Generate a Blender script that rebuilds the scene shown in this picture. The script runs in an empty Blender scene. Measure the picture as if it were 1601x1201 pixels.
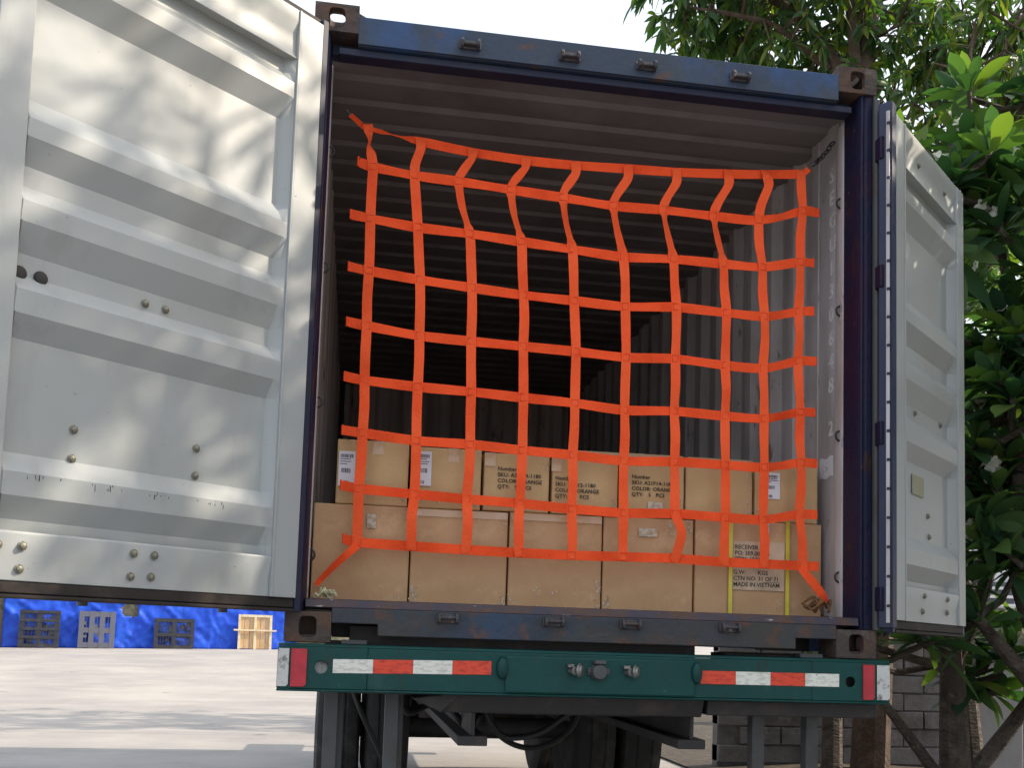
import bpy, bmesh, math, random
from mathutils import Vector, Matrix, noise as mnoise
R = math.radians
scene = bpy.context.scene
COL = scene.collection

# ------------------------------------------------------------------ camera
Z0 = 1.10                                   # height of the container's underside above the yard
cam_d = bpy.data.cameras.new('camera')
cam = bpy.data.objects.new('camera', cam_d); COL.objects.link(cam)
right, fwd, up = (0.98733, -0.15550, 0.03151), (0.15232, 0.98457, 0.08618), (-0.04443, -0.08029, 0.99578)
cam.matrix_world = Matrix(((right[0], up[0], -fwd[0], -0.96776), (right[1], up[1], -fwd[1], -4.04059),
                           (right[2], up[2], -fwd[2], 0.04447 + Z0), (0, 0, 0, 1)))
cam_d.sensor_width = 36; cam_d.lens = 1604 / 1601 * 36
cam_d.shift_y = (857.3 - 600.5) / 1601
cam_d.clip_start = 0.05; cam_d.clip_end = 2000
scene.camera = cam

# ------------------------------------------------------------------ light
SUN_AZ, SUN_EL = R(1.5), R(36)              # azimuth from +X towards +Y
w = bpy.data.worlds.new('World'); scene.world = w; w.use_nodes = True
nt = w.node_tree; bg = nt.nodes['Background']
sky = nt.nodes.new('ShaderNodeTexSky'); sky.sky_type = 'NISHITA'; sky.sun_disc = False
sky.sun_elevation = SUN_EL; sky.sun_rotation = R(90) - SUN_AZ
sky.air_density = 1.0; sky.dust_density = 8.0; sky.ozone_density = 1.0
tcw = nt.nodes.new('ShaderNodeTexCoord'); cn_ = nt.nodes.new('ShaderNodeTexNoise'); cn_.inputs['Scale'].default_value = 2.2; cn_.inputs['Detail'].default_value = 5
nt.links.new(tcw.outputs['Generated'], cn_.inputs['Vector'])
cm = nt.nodes.new('ShaderNodeMapRange'); cm.inputs['From Min'].default_value = .35; cm.inputs['From Max'].default_value = .62; cm.inputs['To Min'].default_value = .45; cm.inputs['To Max'].default_value = .95
nt.links.new(cn_.outputs[0], cm.inputs[0])
cx_ = nt.nodes.new('ShaderNodeMix'); cx_.data_type = 'RGBA'; nt.links.new(cm.outputs[0], cx_.inputs['Factor'])
nt.links.new(sky.outputs[0], cx_.inputs['A']); cx_.inputs['B'].default_value = (5.0, 5.5, 6.1, 1)      # thin bright cloud veil
nt.links.new(cx_.outputs['Result'], bg.inputs[0]); bg.inputs[1].default_value = 0.15
sd = Vector((math.cos(SUN_EL) * math.cos(SUN_AZ), math.cos(SUN_EL) * math.sin(SUN_AZ), math.sin(SUN_EL)))
sl = bpy.data.lights.new('sun', 'SUN'); sl.energy = 3.4; sl.angle = R(0.6); sl.color = (1.0, 0.87, 0.70)
so = bpy.data.objects.new('sun', sl); COL.objects.link(so); so.rotation_euler = (-sd).to_track_quat('-Z', 'Y').to_euler()
scene.view_settings.view_transform = 'Standard'; scene.view_settings.look = 'None'
scene.view_settings.exposure = 0.76; scene.view_settings.gamma = 1.0
try: scene.cycles.use_denoising = True
except Exception: pass

# ------------------------------------------------------------------ materials
def mat(name, base, rough=0.6, metal=0.0, layers=(), bump=None, spec=0.5, translucent=None, island=None, bump2=None):
    m = bpy.data.materials.new(name); m.use_nodes = True
    nt = m.node_tree; N = nt.nodes; L = nt.links
    p = N['Principled BSDF']; p.inputs['Roughness'].default_value = rough; p.inputs['Metallic'].default_value = metal
    p.inputs['Specular IOR Level'].default_value = spec
    tc = N.new('ShaderNodeTexCoord')
    def coords(stretch, off=0.0):
        mp = N.new('ShaderNodeMapping'); mp.inputs['Scale'].default_value = stretch; mp.inputs['Location'].default_value = (off, off * .7, off * 1.3)
        L.new(tc.outputs['Object'], mp.inputs[0]); return mp.outputs[0]
    rgb = N.new('ShaderNodeRGB'); rgb.outputs[0].default_value = (*base, 1); cur = rgb.outputs[0]
    if island:
        g = N.new('ShaderNodeNewGeometry'); r = N.new('ShaderNodeValToRGB')
        els = r.color_ramp.elements
        while len(els) < len(island): els.new(0.5)
        for i, (pos, c) in enumerate(island): els[i].position = pos; els[i].color = (*c, 1)
        L.new(g.outputs['Random Per Island'], r.inputs[0]); cur = r.outputs[0]
    for i, ly in enumerate(layers):
        c, sc, lo, hi = ly[:4]; st = ly[4] if len(ly) > 4 else (1, 1, 1); amt = ly[5] if len(ly) > 5 else 1.0
        n = N.new('ShaderNodeTexNoise'); n.inputs['Scale'].default_value = sc; n.inputs['Detail'].default_value = 6; n.inputs['Roughness'].default_value = .62
        L.new(coords(st, 3.1 * i + 1.7), n.inputs['Vector'])
        mr = N.new('ShaderNodeMapRange'); mr.inputs['From Min'].default_value = lo; mr.inputs['From Max'].default_value = hi; mr.inputs['To Max'].default_value = amt
        L.new(n.outputs[0], mr.inputs[0])
        mx = N.new('ShaderNodeMix'); mx.data_type = 'RGBA'; L.new(mr.outputs[0], mx.inputs['Factor'])
        L.new(cur, mx.inputs['A']); mx.inputs['B'].default_value = (*c, 1); cur = mx.outputs['Result']
    L.new(cur, p.inputs['Base Color'])
    if bump:
        n = N.new('ShaderNodeTexNoise'); n.inputs['Scale'].default_value = bump[0]; n.inputs['Detail'].default_value = 5
        L.new(coords(bump[2] if len(bump) > 2 else (1, 1, 1)), n.inputs['Vector'])
        b = N.new('ShaderNodeBump'); b.inputs['Strength'].default_value = bump[1]; b.inputs['Distance'].default_value = 0.02
        L.new(n.outputs[0], b.inputs['Height'])
        if bump2:
            n2 = N.new('ShaderNodeTexNoise'); n2.inputs['Scale'].default_value = bump2[0]; n2.inputs['Detail'].default_value = 2
            L.new(coords((1, 1, 1), 9), n2.inputs['Vector'])
            b2 = N.new('ShaderNodeBump'); b2.inputs['Strength'].default_value = bump2[1]; b2.inputs['Distance'].default_value = 0.05
            L.new(n2.outputs[0], b2.inputs['Height']); L.new(b.outputs[0], b2.inputs['Normal']); b = b2
        L.new(b.outputs[0], p.inputs['Normal'])
    if translucent:
        t = N.new('ShaderNodeBsdfTranslucent'); ms = N.new('ShaderNodeMixShader'); ms.inputs[0].default_value = translucent[1]
        tm = N.new('ShaderNodeMix'); tm.data_type = 'RGBA'; tm.blend_type = 'MULTIPLY'; tm.inputs['Factor'].default_value = 1
        L.new(cur, tm.inputs['A']); tm.inputs['B'].default_value = (*translucent[0], 1)
        L.new(tm.outputs['Result'], t.inputs[0]); L.new(p.outputs[0], ms.inputs[1]); L.new(t.outputs[0], ms.inputs[2])
        L.new(ms.outputs[0], N['Material Output'].inputs[0])
    return m

RUST = (0.10, 0.045, 0.025)
M = {}
M['white'] = mat('white_door_paint', (0.378, 0.40, 0.407), .42, 0, [((0.22, 0.16, 0.10), 16, .64, .74, (1, 1, .05), .35), ((0.35, 0.34, 0.29), 1.6, .45, .75, (1, 1, .5), .6), ((0.29, 0.295, 0.29), 7, .58, .72, (1, 1, .25), .45), ((0.12, 0.10, 0.08), 34, .70, .74, (1, 1, 1), .8)], (9, .05), bump2=(2.2, .12))
M['navy'] = mat('weathered_navy_paint', (0.018, 0.042, 0.12), .5, 0, [((0.012, 0.10, 0.34), 1.7, .50, .62, (1, 1, 1), .85), ((0.05, 0.065, 0.085), 4, .46, .68, (1, 1, .6), .8), (RUST, 9, .60, .68, (1, 1, .6), .9)], (25, .15))
M['navy_header'] = mat('sunbleached_blue_header', (0.026, 0.042, 0.076), .55, 0, [((0.014, 0.08, 0.26), .9, .53, .62, (1, 1, .6), .8), ((0.05, 0.06, 0.07), 3, .48, .66, (1, 1, .6), .75), (RUST, 12, .60, .68, (.7, 1, .8), .9)], (25, .2))
M['navy_dark'] = mat('dark_navy_paint', (0.010, 0.012, 0.038), .55, 0, [((0.022, 0.010, 0.034), 3, .45, .6), ((0.045, 0.022, 0.014), 9, .60, .68, (1, 1, .5)), ((0.25, 0.25, 0.26), 38, .71, .74, (1, 1, .6), .8)], (30, .25), spec=.3)
M['sill'] = mat('grimy_blue_sill', (0.027, 0.035, 0.052), .6, 0, [((0.045, 0.042, 0.04), 3, .42, .62), ((0.02, 0.055, 0.12), 1.3, .52, .66, (1, 1, 1), .7), (RUST, 7, .55, .68), ((.35, .35, .36), 60, .70, .74, (.3, 1, 1), .8)], (22, .3))
M['threshold'] = mat('purple_worn_threshold', (0.045, 0.037, 0.058), .55, 0, [(RUST, 5, .45, .62), ((0.03, 0.045, 0.10), 4, .55, .7), ((.5, .5, .52), 24, .66, .70, (.35, 1, 2.0), .9)], (24, .3))
M['rust'] = mat('rusty_casting', (0.065, 0.048, 0.042), .8, 0, [((0.105, 0.055, 0.034), 9, .45, .65), ((0.20, 0.18, 0.16), 5, .55, .72), ((0.03, 0.025, 0.025), 18, .58, .7)], (35, .5))
M['keeper'] = mat('dark_worn_keeper', (0.05, 0.05, 0.058), .6, 0, [((0.10, 0.055, 0.04), 20, .5, .65), ((0.22, 0.22, 0.23), 30, .60, .68)], (30, .3))
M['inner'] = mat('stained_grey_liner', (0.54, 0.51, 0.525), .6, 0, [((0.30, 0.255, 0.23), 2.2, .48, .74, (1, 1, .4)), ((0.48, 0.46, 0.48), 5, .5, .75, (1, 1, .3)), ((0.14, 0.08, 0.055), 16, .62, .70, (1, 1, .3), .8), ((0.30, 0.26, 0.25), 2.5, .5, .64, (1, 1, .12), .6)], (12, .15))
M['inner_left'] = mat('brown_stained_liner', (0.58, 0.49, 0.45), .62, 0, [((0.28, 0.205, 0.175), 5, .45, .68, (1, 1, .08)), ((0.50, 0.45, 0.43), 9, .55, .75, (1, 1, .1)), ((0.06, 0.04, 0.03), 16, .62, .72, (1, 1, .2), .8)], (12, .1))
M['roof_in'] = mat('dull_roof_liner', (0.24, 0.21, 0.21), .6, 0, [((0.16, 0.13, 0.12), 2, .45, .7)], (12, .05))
M['jamb'] = mat('scuffed_white_jamb', (0.52, 0.51, 0.52), .5, 0, [((0.36, 0.30, 0.28), 4, .45, .7, (1, 1, .3)), (RUST, 14, .62, .70, (1, 1, .5))], (18, .1))
M['rubber'] = mat('blue_black_rubber', (0.012, 0.016, 0.045), .6, 0, [((0.03, 0.03, 0.05), 6, .5, .7)])
M['rubber_blue'] = mat('navy_gasket', (0.011, 0.018, 0.065), .5, 0, [((0.03, 0.035, 0.06), 6, .5, .7, (1, 1, .3))])
M['seal'] = mat('brown_black_seal', (0.022, 0.017, 0.016), .75, 0, [((0.06, 0.04, 0.03), 8, .5, .7)])
M['zinc'] = mat('dull_zinc_bolt', (0.25, 0.245, 0.20), .5, .4, [((0.10, 0.08, 0.05), 60, .5, .65)])
M['black'] = mat('black_plastic', (0.02, 0.02, 0.022), .5)
M['steel'] = mat('bare_steel', (0.28, 0.27, 0.26), .45, .7, [((0.10, 0.08, 0.07), 40, .5, .65)])
M['dark_steel'] = mat('dark_greasy_steel', (0.035, 0.032, 0.032), .65, .1, [((0.07, 0.05, 0.04), 8, .5, .68)], (30, .2))
M['grey_steel'] = mat('grey_painted_steel', (0.075, 0.078, 0.08), .6, 0, [((0.06, 0.05, 0.045), 6, .5, .7)], (20, .15))
M['green'] = mat('green_bumper_paint', (0.004, 0.058, 0.052), .5, 0, [((0.006, 0.044, 0.042), 3, .45, .65), ((0.035, 0.08, 0.075), 6, .6, .75, (1, 1, .5), .7), ((0.03, 0.03, 0.025), 15, .60, .70, (1, 1, .35), .85), ((0.10, 0.13, 0.12), 40, .68, .72, (1, 1, 1), .7)], (16, .15), spec=.3)
M['tape_red'] = mat('red_reflective_tape', (0.75, 0.06, 0.02), .3, 0, [((0.50, 0.03, 0.015), 26, .48, .62, (1, 1, 3)), ((.2, .05, .04), 40, .66, .72)])
M['tape_white'] = mat('white_reflective_tape', (0.78, 0.77, 0.70), .3, 0, [((0.56, 0.55, 0.48), 26, .48, .62, (1, 1, 3)), ((.25, .2, .15), 40, .66, .72)])
M['lamp_red'] = mat('faded_red_plate', (0.50, 0.025, 0.04), .4, 0, [((0.36, 0.02, 0.03), 14, .45, .65)])
M['plate_white'] = mat('scratched_white_plate', (0.58, 0.58, 0.56), .45, 0, [((0.20, 0.19, 0.17), 22, .54, .64), ((0.10, 0.10, 0.09), 40, .62, .68)])
M['orange'] = mat('orange_webbing', (0.98, 0.105, 0.028), .75, 0, [((0.84, 0.072, 0.018), 7, .45, .7)], (140, .3), spec=.12)
M['orange_light'] = mat('lighter_orange_webbing', (1.0, 0.128, 0.038), .75, 0, [((0.95, 0.095, 0.026), 7, .45, .7)], (140, .3), spec=.12)  # slightly lighter orange for the vertical straps
M['orange_dark'] = mat('red_orange_stitching', (0.62, 0.045, 0.014), .8)
M['card'] = mat('brown_cardboard', (0.57, 0.35, 0.195), .85, 0, [((0.49, 0.29, 0.155), 3, .45, .7), ((0.66, 0.43, 0.25), 6, .56, .72), ((0.70, 0.58, 0.44), 26, .70, .74, (1, 1, 1), .7)], (60, .12), spec=.2, bump2=(3, .28))
M['card_tan'] = mat('tan_cardboard', (0.61, 0.405, 0.21), .85, 0, [((0.53, 0.345, 0.175), 3, .45, .7), ((0.68, 0.47, 0.27), 6, .56, .72), ((0.72, 0.60, 0.46), 26, .70, .74, (1, 1, 1), .7)], (60, .12), spec=.2, bump2=(3, .28))
M['tape'] = mat('clear_parcel_tape', (0.62, 0.42, 0.26), .2, 0, [((0.70, 0.54, 0.38), 20, .55, .72)])
M['scuff'] = mat('torn_paper_scuff', (0.62, 0.55, 0.46), .8, 0, [((0.42, 0.31, 0.2), 40, .45, .6)])
M['paper'] = mat('white_paper_label', (0.74, 0.73, 0.78), .6)
M['kraft'] = mat('pale_print_panel', (0.70, 0.52, 0.36), .8, 0, [((0.40, 0.29, 0.2), 5, .45, .7)])
M['old_label'] = mat('yellowed_label', (0.36, 0.345, 0.24), .7, 0, [((0.30, 0.30, 0.24), 12, .45, .65)])
M['ink'] = mat('black_print_ink', (0.025, 0.022, 0.022), .7)
M['chalk'] = mat('faded_pale_stencil', (0.74, 0.73, 0.74), .7, 0, [((0.46, 0.44, 0.44), 30, .45, .6)])
M['yellow'] = mat('yellow_strapping', (0.72, 0.60, 0.07), .4, 0, [((0.60, 0.48, 0.05), 9, .45, .7)])
M['rope_pale'] = mat('pale_straw_rope', (0.72, 0.68, 0.44), .85, 0, [((0.45, 0.42, 0.22), 40, .45, .65)], (90, .5))
M['rope_brown'] = mat('rusty_brown_rope', (0.22, 0.10, 0.035), .85, 0, [((0.08, 0.035, 0.015), 40, .45, .65)], (90, .5))
M['concrete'] = mat('yard_concrete', (0.27, 0.255, 0.243), .85, 0, [((0.36, 0.335, 0.31), .6, .40, .65), ((0.37, 0.345, 0.325), 2.2, .5, .72, (.3, 1, 1)), ((0.27, 0.25, 0.23), .25, .58, .72, (.5, 1.6, 1), .7), ((0.20, 0.19, 0.18), 9, .60, .72, (.25, 1, 1), .7), ((0.17, 0.16, 0.155), .8, .60, .70, (.08, 2.0, 1), .55), ((0.15, 0.14, 0.13), 1.4, .68, .74)], (14, .25))
M['soil'] = mat('dark_planter_soil', (0.05, 0.04, 0.03), .95, 0, [((0.10, 0.08, 0.06), 8, .5, .7)], (20, .8))
M['tarp'] = mat('blue_tarpaulin', (0.012, 0.075, 0.60), .5, 0, [((0.02, 0.12, 0.72), 2, .45, .7), ((0.008, 0.05, 0.42), 5, .5, .7)], (3, .25, (1, 1, .6)), spec=.35)
M['wall_olive'] = mat('mossy_yard_wall', (0.20, 0.18, 0.13), .9, 0, [((0.10, 0.11, 0.06), 4, .45, .65), ((0.3, 0.26, 0.2), 9, .5, .7)], (20, .5))
M['plastic_grey'] = mat('dusty_grey_plastic', (0.022, 0.023, 0.032), .6, 0, [((0.05, 0.05, 0.065), 6, .5, .7)])
M['plastic_light'] = mat('faded_grey_plastic', (0.12, 0.123, 0.16), .6, 0, [((0.11, 0.115, 0.14), 6, .5, .7)])
M['pine'] = mat('pale_pine_wood', (0.60, 0.40, 0.21), .75, 0, [((0.46, 0.29, 0.13), 5, .45, .65, (6, 1, .6))])
M['pine_edge'] = mat('bright_pine_edge', (0.72, 0.62, 0.44), .75, 0, [((0.6, 0.48, 0.3), 9, .45, .65)])
M['drum'] = mat('orange_plastic', (0.65, 0.09, 0.02), .5)
M['bark'] = mat('grey_brown_bark', (0.075, 0.056, 0.042), .9, 0, [((0.13, 0.105, 0.085), 7, .45, .65), ((0.04, 0.03, 0.025), 14, .5, .7), ((0.17, 0.16, 0.14), 20, .60, .70)], (18, 1.0, (1, 1, 3)))
M['bark_mango'] = mat('brown_mango_bark', (0.085, 0.055, 0.04), .9, 0, [((0.14, 0.10, 0.075), 9, .45, .65)], (30, .7))
M['leaf_mango'] = mat('mango_foliage', (0.05, 0.10, 0.02), .38, 0, island=[(0, (0.035, 0.085, 0.034)), (.45, (0.055, 0.12, 0.042)), (.75, (0.10, 0.16, 0.030)), (1, (0.17, 0.20, 0.035))], translucent=((1.5, 1.7, .5), .45))
M['leaf_plum'] = mat('frangipani_foliage', (0.04, 0.09, 0.02), .46, 0, spec=.25, island=[(0, (0.030, 0.074, 0.046)), (.45, (0.050, 0.108, 0.052)), (.8, (0.085, 0.155, 0.048)), (1, (0.15, 0.21, 0.05))], translucent=((1.4, 1.7, .5), .42))
M['leaf_shrub'] = mat('shrub_foliage', (0.04, 0.08, 0.02), .5, 0, island=[(0, (0.02, 0.045, 0.012)), (.6, (0.05, 0.08, 0.02)), (1, (0.12, 0.09, 0.04))], translucent=((1.2, 1.4, .5), .25))
M['petal'] = mat('white_petals', (0.80, 0.79, 0.70), .6, 0, translucent=((1, 1, .95), .3))
M['block'] = mat('grey_wall_block', (0.17, 0.165, 0.17), .9, 0, [((0.10, 0.09, 0.085), 3, .45, .65), ((0.23, 0.22, 0.23), 8, .5, .7)], (25, .4))
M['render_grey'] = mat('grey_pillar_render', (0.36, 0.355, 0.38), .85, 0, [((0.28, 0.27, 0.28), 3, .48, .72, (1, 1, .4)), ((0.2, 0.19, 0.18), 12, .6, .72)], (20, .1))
M['render_white'] = mat('off_white_render', (0.66, 0.66, 0.68), .8, 0, [((0.52, 0.51, 0.5), 2, .5, .75, (1, 1, .4))], (20, .08))
M['glass'] = mat('dark_window_glass', (0.05, 0.06, 0.07), .08)
M['tyre'] = mat('dusty_black_tyre', (0.022, 0.021, 0.02), .85, 0, [((0.06, 0.055, 0.05), 7, .5, .7)], (30, .3))
M['hose'] = mat('black_air_hose', (0.014, 0.014, 0.015), .45)

# ------------------------------------------------------------------ mesh helpers
class MB:
    def __init__(s): s.v = []; s.f = []
    def add(s, vs, fs):
        n = len(s.v); s.v += [tuple(p) for p in vs]; s.f += [tuple(i + n for i in f) for f in fs]; return s
    def box(s, x0, x1, y0, y1, z0, z1):
        return s.add([(x0, y0, z0), (x1, y0, z0), (x1, y1, z0), (x0, y1, z0), (x0, y0, z1), (x1, y0, z1), (x1, y1, z1), (x0, y1, z1)],
                     [(0, 3, 2, 1), (4, 5, 6, 7), (0, 1, 5, 4), (1, 2, 6, 5), (2, 3, 7, 6), (3, 0, 4, 7)])
    def prism(s, poly, o, ax, ay, ad, d):   # 2-D polygon in the plane (ax, ay) pushed d along ad
        o, ax, ay, ad = Vector(o), Vector(ax), Vector(ay), Vector(ad); n = len(poly)
        a = [o + ax * p[0] + ay * p[1] for p in poly]; b = [p + ad * d for p in a]
        return s.add(a + b, [tuple(range(n))[::-1], tuple(range(n, 2 * n))] + [(i, (i + 1) % n, n + (i + 1) % n, n + i) for i in range(n)])
    def tube(s, pts, rad, n=8, cap=True):
        pts = [Vector(p) for p in pts]; rad = rad if isinstance(rad, (list, tuple)) else [rad] * len(pts)
        vs = []; fs = []; ref = None
        for i, p in enumerate(pts):
            t = (pts[min(i + 1, len(pts) - 1)] - pts[max(i - 1, 0)])
            t = t.normalized() if t.length > 1e-9 else Vector((0, 0, 1))
            if ref is None: ref = Vector((1, 0, 0)) if abs(t.x) < .8 else Vector((0, 1, 0))
            u = (ref - t * ref.dot(t)).normalized(); ref = u; q = t.cross(u)
            for k in range(n):
                a = 2 * math.pi * k / n; vs.append(p + (u * math.cos(a) + q * math.sin(a)) * rad[i])
        for i in range(len(pts) - 1):
            for k in range(n): fs.append((i * n + k, i * n + (k + 1) % n, (i + 1) * n + (k + 1) % n, (i + 1) * n + k))
        if cap: fs += [tuple(range(n))[::-1], tuple(range((len(pts) - 1) * n, len(pts) * n))]
        return s.add(vs, fs)
    def lathe(s, prof, o, axis, n=24):      # prof = [(radius, along)]
        o, axis = Vector(o), Vector(axis).normalized(); u = axis.orthogonal().normalized(); q = axis.cross(u)
        vs = []; fs = []
        for r, a in prof:
            for k in range(n):
                t = 2 * math.pi * k / n; vs.append(o + axis * a + (u * math.cos(t) + q * math.sin(t)) * r)
        for i in range(len(prof) - 1):
            for k in range(n): fs.append((i * n + k, i * n + (k + 1) % n, (i + 1) * n + (k + 1) % n, (i + 1) * n + k))
        fs += [tuple(range(n))[::-1], tuple(range((len(prof) - 1) * n, len(prof) * n))]
        return s.add(vs, fs)
    def holed(s, o, ux, uy, un, W, H, t, hw, hh, ho=(0, 0), sq=4.0):   # a plate W x H centred on o with an oblong hole
        o, ux, uy, un = Vector(o), Vector(ux), Vector(uy), Vector(un)
        ang = sorted([2 * math.pi * k / 32 for k in range(32)] + [math.atan2(sy * H / 2 - ho[1], sx * W / 2 - ho[0]) % (2 * math.pi) for sx in (-1, 1) for sy in (-1, 1)])
        inn = []; out = []
        for a in ang:
            c, sn = math.cos(a), math.sin(a)
            r = (abs(c / hw) ** sq + abs(sn / hh) ** sq) ** (-1 / sq); inn.append((ho[0] + c * r, ho[1] + sn * r))
            rx = ((W / 2 if c > 0 else -W / 2) - ho[0]) / c if abs(c) > 1e-9 else 1e9
            ry = ((H / 2 if sn > 0 else -H / 2) - ho[1]) / sn if abs(sn) > 1e-9 else 1e9
            rr = min(rx, ry); out.append((ho[0] + c * rr, ho[1] + sn * rr))
        n = len(ang); P = lambda q, d: o + ux * q[0] + uy * q[1] + un * d
        vs = [P(q, 0) for q in out] + [P(q, 0) for q in inn] + [P(q, t) for q in out] + [P(q, t) for q in inn]; fs = []
        for i in range(n):
            j = (i + 1) % n
            fs += [(i, j, n + j, n + i), (2 * n + i, 3 * n + i, 3 * n + j, 2 * n + j), (i, 2 * n + i, 2 * n + j, j), (n + i, n + j, 3 * n + j, 3 * n + i)]
        return s.add(vs, fs)
    def grid(s, nx, ny, fn):
        vs = [fn(i / nx, j / ny) for j in range(ny + 1) for i in range(nx + 1)]
        return s.add(vs, [(j * (nx + 1) + i, j * (nx + 1) + i + 1, (j + 1) * (nx + 1) + i + 1, (j + 1) * (nx + 1) + i) for j in range(ny) for i in range(nx)])
    def build(s, name, m, parent=None, loc=(0, 0, 0), rz=0.0, bevel=0, solid=0, smooth=True, angle=35, recalc=True, seg=2):
        me = bpy.data.meshes.new(name); me.from_pydata(s.v, [], s.f)
        if recalc:
            bm = bmesh.new(); bm.from_mesh(me); bmesh.ops.recalc_face_normals(bm, faces=bm.faces); bm.to_mesh(me); bm.free()
        if smooth:
            me.polygons.foreach_set('use_smooth', [True] * len(me.polygons)); me.set_sharp_from_angle(angle=R(angle))
        me.materials.append(m if not isinstance(m, str) else M[m])
        ob = bpy.data.objects.new(name, me); COL.objects.link(ob); ob.location = loc; ob.rotation_euler = (0, 0, rz)
        if parent: ob.parent = parent
        if solid:
            md = ob.modifiers.new('thickness', 'SOLIDIFY'); md.thickness = solid; md.offset = 0
        if bevel:
            md = ob.modifiers.new('bevel', 'BEVEL'); md.width = bevel; md.segments = seg; md.limit_method = 'ANGLE'; md.angle_limit = R(40)
        return ob

def tag(o, label=None, cat=None, group=None, kind=None):
    for k, v in (('label', label), ('category', cat), ('group', group), ('kind', kind)):
        if v: o[k] = v
    return o
def thing(name, label, cat, loc=(0, 0, 0), rz=0, group=None):
    o = bpy.data.objects.new(name, None); COL.objects.link(o); o.empty_display_size = .1
    o.location = loc; o.rotation_euler = (0, 0, rz); return tag(o, label, cat, group)
def copy_part(o, parent, loc):
    c = o.copy(); COL.objects.link(c); c.parent = parent; c.location = loc; return c
def copy_tree(o, parent=None):
    c = o.copy(); COL.objects.link(c); c.parent = parent
    for ch in list(o.children): copy_tree(ch, c)
    return c
def text_part(name, body, size, m, parent, loc, rot, depth=.0006, spacing=1.0, line=1.0, align='LEFT', shear=0, width=1.0):
    cu = bpy.data.curves.new(name, 'FONT'); cu.body = body; cu.size = size; cu.extrude = depth; cu.space_character = spacing; cu.space_line = line
    cu.align_x = align; cu.resolution_u = 2; cu.offset = size * .018
    tmp = bpy.data.objects.new(name + '_tmp', cu); COL.objects.link(tmp)
    dg = bpy.context.evaluated_depsgraph_get(); me = bpy.data.meshes.new_from_object(tmp.evaluated_get(dg))
    bpy.data.objects.remove(tmp)
    me.materials.clear(); me.materials.append(M[m]); me.name = name
    o = bpy.data.objects.new(name, me); COL.objects.link(o); o.parent = parent; o.location = loc; o.rotation_euler = rot; o.scale = (width, 1, 1)
    return o

# ------------------------------------------------------------------ ground
def ground_z(x, y):
    t = max(0, min(1, (y - 8) / 17)); t = t * t * (3 - 2 * t)
    return .50 * t + .016 * (x + 6.5) * t * (1 if y < 60 else 0)
g = MB()
xs = [-400, -150, -60, -30] + [-20 + 1.0 * i for i in range(41)] + [30, 60, 150, 400]
ys = [-400, -150, -60, -30, -15] + [-8 + 1.0 * i for i in range(49)] + [50, 80, 150, 400]
vs = [(x, y, ground_z(max(-20, min(20, x)), y)) for y in ys for x in xs]; nx = len(xs)
g.add(vs, [(j * nx + i, j * nx + i + 1, (j + 1) * nx + i + 1, (j + 1) * nx + i) for j in range(len(ys) - 1) for i in range(nx - 1)])
tag(g.build('concrete_yard', 'concrete', angle=80, recalc=False), kind='structure')
b = MB()
b.grid(24, 40, lambda u, v: (2.1 + 5 * u, .6 + 16 * v, ground_z(2 + 5 * u, .6 + 16 * v) + .02 + .10 * math.sin(math.pi * min(1, u * 1.6)) * (.6 + .4 * mnoise.noise(Vector((u * 9, v * 20, 0))))))
tag(b.build('planting_bed', 'soil', angle=80, recalc=False), kind='structure')

# ------------------------------------------------------------------ shipping container (20 ft), local z = 0 at its underside
cont = thing('shipping_container', 'weathered navy blue shipping container with both white lined rear doors swung open', 'shipping container', (0, 0, Z0))
W2, H, LEN = 1.219, 2.591, 6.058
def casting(sx, sy, top):
    m = MB(); w_, d_, h_ = .178, .162, .118; t = .028
    x0 = sx * W2; y0 = 0 if sy < 0 else LEN; z0 = H - h_ if top else 0
    fx = -sx; fy = 1 if sy < 0 else -1; cx, cy, cz = x0 + fx * w_ / 2, y0 + fy * d_ / 2, z0 + h_ / 2
    m.holed((cx, y0, cz), (1, 0, 0), (0, 0, 1), (0, fy, 0), w_, h_, t, .0335, .041)
    m.holed((x0, y0 + fy * (t + (d_ - 2 * t) / 2), cz), (0, 1, 0), (0, 0, 1), (fx, 0, 0), d_ - 2 * t, h_, t, .041, .032)
    zt = z0 + h_ if top else z0; nz = -1 if top else 1
    m.holed((cx + fx * 0, y0 + fy * (t + (d_ - 2 * t) / 2), zt), (1, 0, 0), (0, 1, 0), (0, 0, nz), w_ - 2 * t, d_ - 2 * t, t, .032, .05)
    m.box(*sorted((cx - (w_ / 2 - t), cx + (w_ / 2 - t))), *sorted((y0 + fy * t, y0 + fy * (d_ - t))), *((z0, z0 + .02) if top else (z0 + h_ - .02, z0 + h_)))
    xi = x0 + fx * w_; m.box(*sorted((xi, xi - fx * t)), *sorted((y0 + fy * t, y0 + fy * (d_ - t))), z0, z0 + h_)
    yi = y0 + fy * d_; m.box(*sorted((x0, xi)), *sorted((yi, yi - fy * t)), z0, z0 + h_)
    return m.build('corner_casting', 'rust', cont, bevel=.004)
for sx in (-1, 1):
    for sy in (-1, 1):
        for top in (0, 1): casting(sx, sy, top)
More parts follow.
